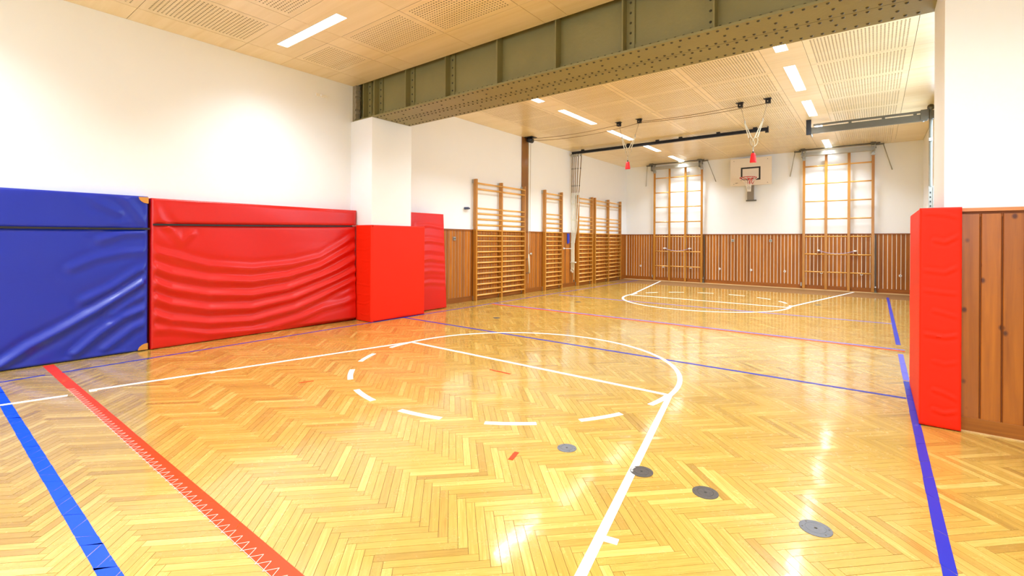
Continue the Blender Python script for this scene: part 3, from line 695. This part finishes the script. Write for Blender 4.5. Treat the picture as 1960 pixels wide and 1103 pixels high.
# ---------------------------------------------------------------- wall bars on the left wall
RZ = [.115+.1212*k for k in range(13)]+[1.69, 1.815, 1.94, 2.06, 2.49, 2.615]
def wall_bars(ys, label):
    t = thing('wall_bars', (LX+.05, sum(ys)/len(ys), 0), label, 'wall bars', 'wooden wall bars along the left wall')
    for k, y in enumerate(ys):
        MB().box(LX+.036, LX+.130, y-.022, y+.022, 0, 2.71).obj('stile', 'stile', t, bevel=.003)
        for z_ in (.06, 2.66):
            MB().box(LX+.0, LX+.05, y-.030, y-.0195, z_-.045, z_+.045).obj('wall_bracket', 'zinc', t)
    for a, b in zip(ys[:-1], ys[1:]):
        for i, z_ in enumerate(RZ):
            x = LX+.108 if z_ < 2.55 else LX+.128
            mb = MB().tube([(x, a+.012, z_), (x, b-.012, z_)], .018, 8); mb.v = [(p[0], p[1], z_+(p[2]-z_)*1.05) for p in mb.v]
            mb.obj('rung', 'rung', t, smooth=True)
    return t
wall_bars([7.78, 8.68, 9.60], 'double wooden wall bars nearest the pillar, ending at the tall brown board')
wall_bars([10.54, 11.385], 'single wooden wall bars standing alone between the pull rope and the climbing ropes')
wall_bars([12.32, 13.20], 'single wooden wall bars just beyond the bundle of climbing ropes')
wall_bars([13.39, 14.33, 15.26], 'double wooden wall bars in the far corner of the left wall')

# ---------------------------------------------------------------- climbing frames on the far wall
def climbing_frame(xs, label, lab2):
    t = thing('climbing_ladder', ((xs[0]+xs[3])/2, FY-.12, 0), label, 'climbing frame', 'wooden swing-out climbing frames on the far wall')
    y = FY-.13
    for k, x in enumerate(xs):
        top = 3.80 if k in (1, 2) else 3.76
        MB().box(x-.032, x+.032, y-.02, y+.02, .015, top).obj('stile', 'stile', t, bevel=.004)
    for a, b in zip(xs[:-1], xs[1:]):
        for z_ in (.5, 1., 1.5, 2., 2.5, 3., 3.5): MB().tube([(a+.02, y, z_), (b-.02, y, z_)], .0185, 8).obj('rung', 'rungx', t, smooth=True)
    x0, x1 = xs[0], xs[3]
    h = t
    MB().box(x0-.05, x1+.05, y-.20, y-.06, 3.785, 3.88).obj('cross_beam', 'grey', h, bevel=.004)
    MB().tube([(x0-.1, y-.28, 3.945), (x1+.15, y-.28, 3.945)], .018, 10).obj('top_tube', 'dark', h, smooth=True)
    for s_, x in ((-1, x0), (1, x1)):
        MB().box(x-.055, x+.055, y-.34, y-.02, 3.945, CZ-.001).obj('ceiling_plate', 'dark', h, bevel=.003)
        mb = MB().box(x-.045, x-.033, y-.26, y-.03, 3.74, 3.95); mb.box(x+.033, x+.045, y-.26, y-.03, 3.74, 3.95); mb.obj('cheek_plate', 'grey', h)
        MB().cyl((x, y-.15, 3.86), (1, 0, 0), .03, .13, 14).obj('pivot', 'dark', h, smooth=True)
        MB().box(x-.042, x+.042, y-.035, y+.03, 3.68, 3.765).obj('cap_shoe', 'zinc', h)
        MB().bar((x+s_*.03, y-.15, 3.925), (x+s_*.23, y-.15, 3.935), .06, .035).obj('arm', 'dark', h)
        MB().tube([(x+s_*.21, y-.14, 3.93), (x+s_*(.36 if s_ < 0 else .40), FY-.01, 3.27)], .011, 8).obj('strut', 'grey', h, smooth=True)
    # floor lock beside the last stile, dark guide rail on the wall
    MB().box(xs[3]+.045, xs[3]+.075, FY-.05, FY-.025, .11, WH-.04).obj('guide_rail', 'dark', t)
    mb = MB().box(xs[3]+.035, xs[3]+.085, y-.02, y+.05, .0, .05); mb.box(xs[3]+.045, xs[3]+.075, y-.01, y+.04, .05, .20); mb.obj('floor_lock', 'dark', t)
    MB().cyl((xs[3]+.06, y-.02, .15), (0, 1, 0), .018, .03, 10).obj('lock_pin', 'chrome', t)
    mb = MB().box(xs[0]-.075, xs[0]-.045, y-.01, y+.04, .08, .18); mb.obj('side_catch', 'zinc', t)
    # cord slung between two wall hooks
    xa_, xb_ = xs[0]+.36, xs[3]-.38
    c = thing('elastic_cord', ((xa_+xb_)/2, y-.05, 1.03), 'thin lilac cord sagging across the %s climbing frame from two wall hooks' % ('left' if xs[0] < -3 else 'right'), 'cord', 'cords across the climbing frames')
    MB().tube([(xa_+(xb_-xa_)*i/16, y-.045, 1.105-.08*4*(i/16)*(1-i/16)) for i in range(17)], .0065, 6).obj('cord', 'cord', c, smooth=True)
    for x in (xa_, xb_): MB().box(x-.03, x+.03, y-.06, FY-.022, 1.085, 1.125).obj('wall_hook', 'plastic', c, bevel=.008)
climbing_frame([-6.03, -5.512, -4.983, -4.46], 'tall wooden climbing frame with three bays left of the basketball hoop', 'grey steel hanger above the left climbing frame')
climbing_frame([-1.628, -1.097, -.573, -.05], 'tall wooden climbing frame with three bays right of the basketball hoop', 'grey steel hanger above the right climbing frame')

# ---------------------------------------------------------------- basketball goal
g = thing('basketball_goal', (-2.98, 15.7, 2.6), 'cream basketball backboard with red rim on the far wall between the climbing frames', 'basketball hoop')
bb = MB().box(-3.54, -2.413, 15.585, 15.615, 3.045, 3.868).obj('backboard', 'board', g, bevel=.003)
mb = MB(); rx0, rx1, rz0, rz1, tt, yy = -3.245, -2.708, 3.197, 3.592, .045, 15.583
mb.box(rx0, rx1, yy, 15.586, rz1-tt, rz1); mb.box(rx0, rx1, yy, 15.586, rz0, rz0+tt); mb.box(rx0, rx0+tt, yy, 15.586, rz0+tt, rz1-tt); mb.box(rx1-tt, rx1, yy, 15.586, rz0+tt, rz1-tt)
mb.obj('target_square', 'inkblack', bb)
for x in (-3.44, -2.52):
    for z_ in (3.1, 3.8): MB().dome((x, 15.585, z_), (0, -1, 0), .012, .006, 8).obj('board_bolt', 'greypaint', bb)
mb = MB().box(-3.40, -3.36, 15.584, 15.586, 3.115, 3.125); mb.box(-3.39, -3.32, 15.584, 15.586, 3.125, 3.14); mb.obj('maker_mark', 'greypaint', bb)
rc = (-2.975, 15.24, 3.235)
rim = MB().tube([(rc[0]+.225*math.cos(2*PI*i/32), rc[1]+.225*math.sin(2*PI*i/32), rc[2]) for i in range(32)], .010, 8, closed=True).obj('rim', 'rimred', g, smooth=True)
mb = MB()
for i in range(12):
    a = 2*PI*i/12; mb.tube([(rc[0]+.225*math.cos(a), rc[1]+.225*math.sin(a), rc[2]-.008), (rc[0]+.218*math.cos(a+.1), rc[1]+.218*math.sin(a+.1), rc[2]-.035), (rc[0]+.225*math.cos(a+.22), rc[1]+.225*math.sin(a+.22), rc[2]-.008)], .004, 5)
mb.obj('net_loops', 'rimred', rim)
mb = MB()
mb.add([(rc[0]-.07, 15.585, 3.26), (rc[0]+.07, 15.585, 3.26), (rc[0]+.07, 15.585, 3.08), (rc[0]-.07, 15.585, 3.08), (rc[0]-.07, 15.575, 3.26), (rc[0]+.07, 15.575, 3.26), (rc[0]+.07, 15.575, 3.08), (rc[0]-.07, 15.575, 3.08)], [(0,3,2,1),(4,5,6,7),(0,1,5,4),(1,2,6,5),(2,3,7,6),(3,0,4,7)])
mb.add([(rc[0]-.06, 15.575, 3.25), (rc[0]+.06, 15.575, 3.25), (rc[0]+.05, 15.45, 3.235), (rc[0]-.05, 15.45, 3.235), (rc[0]-.06, 15.575, 3.10), (rc[0]+.06, 15.575, 3.10), (rc[0]+.05, 15.46, 3.20), (rc[0]-.05, 15.46, 3.20)], [(0,1,2,3),(7,6,5,4),(0,3,7,4),(1,5,6,2),(3,2,6,7)])
mb.obj('rim_bracket', 'rimred', g)
for s_ in (-1, 1): MB().tube([(rc[0]+s_*.20, rc[1]+.02, rc[2]-.01), (rc[0]+s_*.12, 15.42, 3.13), (rc[0]+s_*.06, 15.575, 3.09)], .005, 6).obj('rim_stay', 'rimred', rim, smooth=True)
mb = MB()
for i in range(12):   # net hanging gathered in a narrow bunch
    a = 2*PI*i/12
    for tw in (.5, -.5):
        pts = []
        for k in range(8):
            f = k/7; r = .222*(1-f)**1.5+.055+.02*f; r = .222*math.exp(-4*f)+.05; th = a+tw*f*1.4
            pts.append((rc[0]+.02*f+r*math.cos(th), rc[1]+r*math.sin(th), rc[2]-.01-.40*f))
        mb.tube(pts, .0045, 4)
mb.obj('net', 'net', rim)
MB().box(-3.12, -2.937, 15.86, 15.90, 2.62, 3.09).obj('mount_plate', 'greypaint', g, bevel=.003)
MB().box(-3.15, -2.865, 15.85, 15.90, 2.585, 2.625).obj('mount_foot', 'dark', g)
for x in (-3.12, -2.96): MB().box(x-.02, x+.02, 15.615, FY, 3.12, 3.16).obj('mount_arm', 'greypaint', g); MB().box(x-.02, x+.02, 15.615, FY, 3.66, 3.70).obj('mount_arm', 'greypaint', g)
for x in (-3.08, -2.98): MB().box(x-.02, x+.02, 15.89, FY, 2.64, 2.68).obj('mount_arm', 'greypaint', g)

# ---------------------------------------------------------------- ring gear on the ceiling
def pulley(x, y, label, wall=False):
    t = thing('pulley', (x, y, CZ), label, 'pulley', 'black cable pulleys on the ceiling')
    MB().box(x-.075, x+.055, y-.05, y+.05, CZ-.006, CZ-.0005).obj('base_plate', 'black', t)
    mb = MB().box(x-.04, x+.04, y-.034, y-.028, CZ-.09, CZ-.006); mb.box(x-.04, x+.04, y+.028, y+.034, CZ-.09, CZ-.006); mb.obj('cheek', 'black', t)
    wh = MB().cyl((x, y, CZ-.058), (0, 1, 0), .034, .05, 18).obj('wheel', 'black', t, smooth=True)
    MB().cyl((x, y-.036, CZ-.058), (0, 1, 0), .009, .012, 8).obj('axle_bolt', 'chrome', wh)
for x, lb in ((-4.51, 'black ceiling pulley, first from the wall bars'), (-4.034, 'black ceiling pulley, second from the wall bars'), (-2.034, 'black ceiling pulley, third from the wall bars'), (-1.566, 'black ceiling pulley, farthest from the wall bars')): pulley(x, 9.7, lb)
tw_ = thing('wall_pulley', (LX+.1, 9.78, CZ), 'black drum pulley in the corner of ceiling and left wall above the pull rope', 'pulley')
MB().box(LX+.02, LX+.27, 9.66, 9.90, CZ-.012, CZ-.0005).obj('base_plate', 'black', tw_)
MB().cyl((LX+.14, 9.78, CZ-.075), (0, 1, 0), .062, .17, 22).obj('drum', 'black', tw_, smooth=True)
def sagged(a, b, sag, n=20):
    a = Vector(a); b = Vector(b); return [a+(b-a)*(i/n)-Vector((0, 0, sag*4*(i/n)*(1-i/n))) for i in range(n+1)]
def cable(a, b, sag, label): return tag(MB().tube(sagged(a, b, sag), .006, 6).obj('cable', 'cable', smooth=True), label, 'cable', 'thin cables under the ceiling')
zc = CZ-.06
cable((LX+.16, 9.77, zc+.02), (-4.51, 9.685, zc), .05, 'upper thin cable from the corner drum to the first ceiling pulley')
cable((LX+.16, 9.80, zc-.02), (-4.034, 9.715, zc-.02), .09, 'lower thin cable from the corner drum to the second ceiling pulley')
cable((-4.034, 9.685, zc), (-2.034, 9.69, zc), .03, 'upper thin cable between the second and third ceiling pulley')
cable((-4.034, 9.715, zc-.02), (-1.566, 9.715, zc-.02), .045, 'lower thin cable running on to the farthest ceiling pulley')
def ring_set(xl, xr, xk, zl, zk, zb, lab, lab2):
    t = thing('gym_rings', (xk, 9.7, zk), lab, 'gym rings', 'gym rings hung from the ceiling pulleys')
    for i, (xt, s_) in enumerate(((xl, -1), (xr, 1))):
        xm = xt+(xk-xt)*.36; zm = 3.885-(3.885-zl)*.38*1.05
        MB().tube([(xt+s_*-.01, 9.7, 3.90), (xm, 9.7, zm)], .006, 6).obj('rope', 'rope', t, smooth=True)
        MB().cyl((xm, 9.7, zm), (0, 0, 1), .011, .06, 8).obj('ferrule', 'zinc', t)
        # webbing doubled, then the ring at the bottom
        p0 = Vector((xm, 9.7, zm-.02)); p1 = Vector((xk+(xt-xk)*.22, 9.69, zl+.12))
        d = Vector((.016, .012, 0))
        mb = MB().bar(p0-d*.3, p1-d*1.3, .016, .006, (0, 1, 0)); mb.bar(p0+d*.3, p1+d*1.3, .016, .006, (0, 1, 0)); mb.obj('webbing', 'ropew', t)
        c = p1+Vector((-s_*.028, 0, -.085)); R_ = .085
        ax = Vector((-s_*.32, 0, -1)).normalized(); sd = Vector((1, .9*s_, 0)); sd = (sd-ax*sd.dot(ax)).normalized()
        MB().tube([c+ax*(R_*math.cos(2*PI*j/24))+sd*(R_*.62*math.sin(2*PI*j/24)) for j in range(24)], .010, 8, closed=True).obj('ring', 'rope', t, smooth=True)
    mb = MB()
    for k in range(4):
        zz = zk+.03-k*.033
        mb.tube([(xk+.010*math.cos(2*PI*j/8)*(1 if k % 2 else .2), 9.7+.010*math.cos(2*PI*j/8)*(.2 if k % 2 else 1), zz+.020*math.sin(2*PI*j/8)) for j in range(8)], .003, 5, closed=True)
    mb.obj('chain', 'zinc', t)
    b = thing('sand_bag', (xk, 9.7, zb), lab2, 'bag', 'red weight bags hanging under the gym rings')
    top, n, mb = zk-.085, 16, MB(); H_ = top-zb
    prof = [(0.012, 1.0), (.030, .97), (.036, .88), (.043, .6), (.050, .3), (.055, .08), (.052, .0)]
    vs = [(xk+r_*1.05*math.copysign(abs(math.cos(2*PI*j/n))**.6, math.cos(2*PI*j/n)), 9.7+r_*.5*math.copysign(abs(math.sin(2*PI*j/n))**.8, math.sin(2*PI*j/n)), zb+H_*f) for r_, f in prof for j in range(n)]
    fs = [(i*n+j, (i+1)*n+j, (i+1)*n+(j+1) % n, i*n+(j+1) % n) for i in range(len(prof)-1) for j in range(n)]+[tuple(range(n)), tuple(reversed(range((len(prof)-1)*n, len(prof)*n)))]
    mb.add(vs, fs).obj('sack', 'bag', b, smooth=True)
    MB().cyl((xk, 9.7, top+.012), (0, 0, 1), .012, .035, 10).obj('clip', 'black', b)
ring_set(-4.508, -4.034, -4.297, 3.25, 3.17, 2.922, 'pair of gym rings tied together, nearer the wall bars', 'small red weight bag hanging nearer the wall bars')
ring_set(-2.034, -1.566, -1.811, 3.17, 3.09, 2.825, 'pair of gym rings tied together in front of the backboard', 'small red weight bag hanging in front of the backboard')
# pull rope down the wall by the brown board
t = thing('pull_rope', (LX+.12, 9.79, .4), 'pale doubled pull rope hanging down the wall beside the brown board', 'rope')
MB().tube([(LX+.10, 9.77, 3.93), (LX+.10, 9.78, 1.2), (LX+.10, 9.78, .95)], .008, 6).obj('rope', 'ropew', t, smooth=True)
MB().tube([(LX+.13, 9.82, 3.93), (LX+.13, 9.80, 1.2), (LX+.12, 9.79, .95)], .006, 6).obj('rope', 'rope', t, smooth=True)
MB().tube([(LX+.11, 9.785, 1.0), (LX+.11, 9.785, .88), (LX+.12, 9.80, .52)], [.014, .022, .02], 8).obj('coil', 'ropew', t, smooth=True)
MB().tube([(LX+.11, 9.77, .58), (LX+.10, 9.77, .25)], .005, 6).obj('tail', 'rope', t)
mb = MB().box(LX+.03, LX+.13, 9.775, 9.80, .86, .885); mb.box(LX+.03, LX+.13, 9.775, 9.80, .50, .525); mb.obj('cleat', 'zinc', t)

# ---------------------------------------------------------------- rail with climbing ropes
rl = thing('ceiling_rail', (-4.5, 12, CZ), 'long black steel rail under the ceiling carrying the climbing ropes', 'rail')
mb = MB().box(-7.06, -1.94, 11.965, 12.035, 3.872, 3.88); mb.box(-7.06, -1.94, 11.996, 12.004, 3.88, 3.935); mb.box(-7.06, -1.94, 11.965, 12.035, 3.935, 3.945); mb.obj('i_beam', 'black', rl)
for x in (-6.7, -5.3, -3.9, -4.5, -3.0, -2.2): MB().box(x-.04, x+.04, 11.97, 12.03, 3.945, CZ-.0005).obj('hanger_clamp', 'black', rl)
mb = MB().box(-1.94, -1.925, 11.95, 12.05, 3.85, 3.965); mb.box(-1.99, -1.925, 11.97, 12.03, 3.83, 3.87); mb.obj('end_stop', 'black', rl)
names = ['closest to the wall', 'second from the wall', 'middle one', 'fourth from the wall', 'outermost one']
for i, xt in enumerate((-7.045, -6.985, -6.925, -6.85, -6.755)):
    t = thing('climbing_rope', (-7.0, 12, .4), 'climbing rope gathered at the left end of the rail, %s' % names[i], 'climbing rope', 'climbing ropes bundled beside the wall bars')
    y = 12+.006*i
    mb = MB().box(xt-.022, xt+.022, 11.975, 12.025, 3.80, 3.87); mb.cyl((xt, 11.97, 3.85), (0, 1, 0), .016, .11, 10); mb.obj('trolley', 'zinc', t)
    xm = -7.055+.040*i; xe = -7.065+.020*i; ze = (.45, .52, .42, .50, .15)[i]
    MB().tube([(xt, y, 3.80), (xt+(xm-xt)*.55, y, 2.75)], .0125, 8).obj('upper_rod', 'ropeb', t, smooth=True)
    MB().tube([(xt+(xm-xt)*.55, y, 2.75), (xm, y, 1.75), (xe, y, 1.25), (xe+.004, y, .8), (xe, y, ze)], .0125, 8).obj('rope', 'ropew', t, smooth=True)
    for z_ in (3.45, 2.95, 2.42, 1.95, 1.30):
        f = (3.8-z_)/1.05*.55 if z_ > 2.75 else .55+(2.75-z_)/1.0*.45
        X = xt+(xm-xt)*min(f, 1) if z_ > 1.75 else xe+(xm-xe)*(z_-1.25)/.5
        MB().cyl((X, y, z_), (0, 0, 1), .018, .035, 8).obj('collar', 'dark' if z_ > 2.5 else 'ropew', t)
    MB().cyl((xe, y, ze+.02), (0, 0, 1), .020, .06, 10).obj('end_knot', 'ropew' if i != 4 else 'dark', t)
mb = MB().box(-7.08, -6.93, 11.975, 12.05, .70, .725); mb.cyl((-6.93, 12.0, .71), (0, 1, 0), .02, .08, 10)
mb.obj('rope_tie', 'ropew'); o_ = bpy.data.objects['rope_tie']; tag(o_, 'pale tie holding the bundle of climbing ropes together low down', 'rope tie')
mb = MB().tube([(LX+.03, 11.62, 1.12), (LX+.075, 11.65, 1.12), (-7.0, 11.97, 1.115)], .007, 6); mb.dome((LX+.03, 11.62, 1.12), (1, 0, 0), .03, .03, 10)
tag(mb.obj('rope_hook', 'plastic', smooth=True), 'white wall hook with a bar holding back the climbing ropes', 'hook')
mb = MB()
for i in range(6): mb.box(LX+.028, LX+.045+.006*(i % 2), 11.80+.018*i, 11.819+.018*i, 1.26+.01*(i % 3), 1.555)
tag(mb.obj('webbing_roll', 'bluecloth'), 'blue webbing hanging on the wainscot left of the climbing ropes', 'webbing')

# ---------------------------------------------------------------- swing bar at the right
Y_ = 11.95
t = thing('swing_bar', (0, Y_, 3.7), 'grey steel swing arm with a slotted top rail folded under the right ceiling', 'swing arm')
MB().box(-1.10, .78, Y_-.03, Y_+.03, 3.675, 3.805).obj('main_arm', 'dark', t, bevel=.004)
MB().box(-1.06, .78, Y_-.025, Y_+.025, 3.838, 3.875).obj('top_rail', 'dark', t, bevel=.003)
for x in (-.42, .12, .60): MB().box(x-.025, x+.025, Y_-.02, Y_+.02, 3.803, 3.84).obj('spacer', 'dark', t)
MB().box(-1.19, -1.10, Y_-.035, Y_+.035, 3.66, 3.977).obj('end_plate', 'black', t, bevel=.003)
MB().tube([(-1.09, Y_, 3.69), (-1.09, Y_, 3.60)], .02, 10).obj('lock_pin', 'zinc', t, smooth=True)
MB().box(.68, .80, Y_-.04, Y_+.04, 3.70, 3.89).obj('hinge_block', 'dark', t, bevel=.004)
MB().tube([(.72, Y_, 3.70), (.72, Y_, 3.66)], .016, 8).obj('hinge_bolt', 'zinc', t)
t = thing('swing_post', (.83, Y_, 0), 'grey steel post with a round top carrying the swing arm by the right wall', 'post')
MB().tube([(.83, Y_, .0), (.83, Y_, 3.93)], .027, 12).obj('post', 'grey2', t, smooth=True)
MB().cyl((.83, Y_, 3.925), (0, -1, .25), .055, .03, 20).obj('top_disc', 'dark', t, smooth=True)
MB().box(.80, .86, Y_-.035, Y_+.035, 3.28, 3.34).obj('clamp', 'grey', t)
mb = MB().box(.84, RX-.001, Y_-.03, Y_+.03, 3.70, 3.86); mb.obj('wall_bracket', 'dark', t)
mb = MB().box(.80, .812, Y_-.05, Y_-.03, .05, 2.42); mb.box(.86, .92, Y_-.055, Y_-.045, .05, 2.42); mb.box(.80, .92, Y_-.045, Y_-.03, .05, 2.40); sl = mb.obj('slotted_rail', 'grey', t)
for k in range(9):
    for x in (.826, .89): MB().box(x-.006, x+.006, Y_-.057, Y_-.0445, 2.28-k*.085, 2.31-k*.085).obj('slot', 'inkblack', sl)

# ---------------------------------------------------------------- small wall fittings
def socket_round(x, z, label):
    t = thing('wall_socket', (x, FY-.03, z), label, 'wall socket', 'small round sockets low on the far wainscot')
    pl = MB().cyl((x, FY-.026, z), (0, -1, 0), .034, .012, 18).obj('plate', 'plastic', t, bevel=.002)
    MB().cyl((x, FY-.033, z), (0, -1, 0), .010, .002, 10).obj('hole', 'inkblack', pl)
for x, lb in ((-6.56, 'between corner and left climbing frame'), (-5.753, 'in first bay of the left climbing frame'), (-4.835, 'in third bay of the left climbing frame'), (-3.931, 'right of the left climbing frame'), (-3.02, 'below the basketball goal'), (-2.114, 'left of the right climbing frame'), (-1.205, 'in first bay of the right climbing frame'), (-.291, 'in third bay of the right climbing frame'), (.525, 'beside the right red pad')):
    socket_round(x, .472, 'round white socket on the far wainscot '+lb)
def switch(p, axis, label):
    t = thing('anchor_plate', p, label, 'wall plate', 'square anchor plates high on the wainscot'); x, y, z_ = p
    if axis == 'x':
        pl = MB().box(x-.038, x+.038, y-.012, y, z_-.038, z_+.038).obj('plate', 'zinc', t, bevel=.003)
        for s_ in (-1, 1): MB().box(x+s_*.017-.010, x+s_*.017+.010, y-.014, y-.011, z_-.016, z_+.012).obj('eye', 'inkblack', pl)
    else:
        pl = MB().box(x, x+.012, y-.038, y+.038, z_-.038, z_+.038).obj('plate', 'zinc', t, bevel=.003)
        for s_ in (-1, 1): MB().box(x+.011, x+.014, y+s_*.017-.010, y+s_*.017+.010, z_-.016, z_+.012).obj('eye', 'inkblack', pl)
switch((-3.544, FY-.024, 1.376), 'x', 'square metal plate high on the far wainscot, left below the backboard')
switch((-2.488, FY-.024, 1.376), 'x', 'square metal plate high on the far wainscot, right below the backboard')
switch((LX+.024, 7.182, 1.38), 'y', 'square metal plate on the left wainscot between the red mat and the wall bars')
t = thing('door_stop', (LX, 7.53, 2.04), 'small navy plastic fitting on the white wall left of the first wall bars', 'wall fitting')
MB().cyl((LX+.05, 7.53, 2.045), (1, .3, 0), .026, .10, 12).obj('body', 'navy', t, smooth=True); MB().box(LX+.03, LX+.07, 7.47, 7.62, 2.03, 2.06).obj('bracket', 'navy', t)
mb = MB().dome((LX+.024, 10.0, .995), (1, 0, 0), .035, .03, 12); tag(mb.obj('round_hook', 'zinc', smooth=True), 'round metal knob on the wainscot right of the pull rope', 'hook')
t = thing('wall_clip', (LX, 4.15, 3.67), 'small white plastic clip high on the near left wall before the beam', 'wall fitting')
MB().box(LX, LX+.012, 4.05, 4.20, 3.655, 3.70).obj('plate', 'plastic', t); MB().box(LX+.012, LX+.05, 4.12, 4.20, 3.665, 3.69).obj('peg', 'plastic', t)
print('objects', len(bpy.data.objects), 'tris', sum(len(m.polygons) for m in bpy.data.meshes)*2)
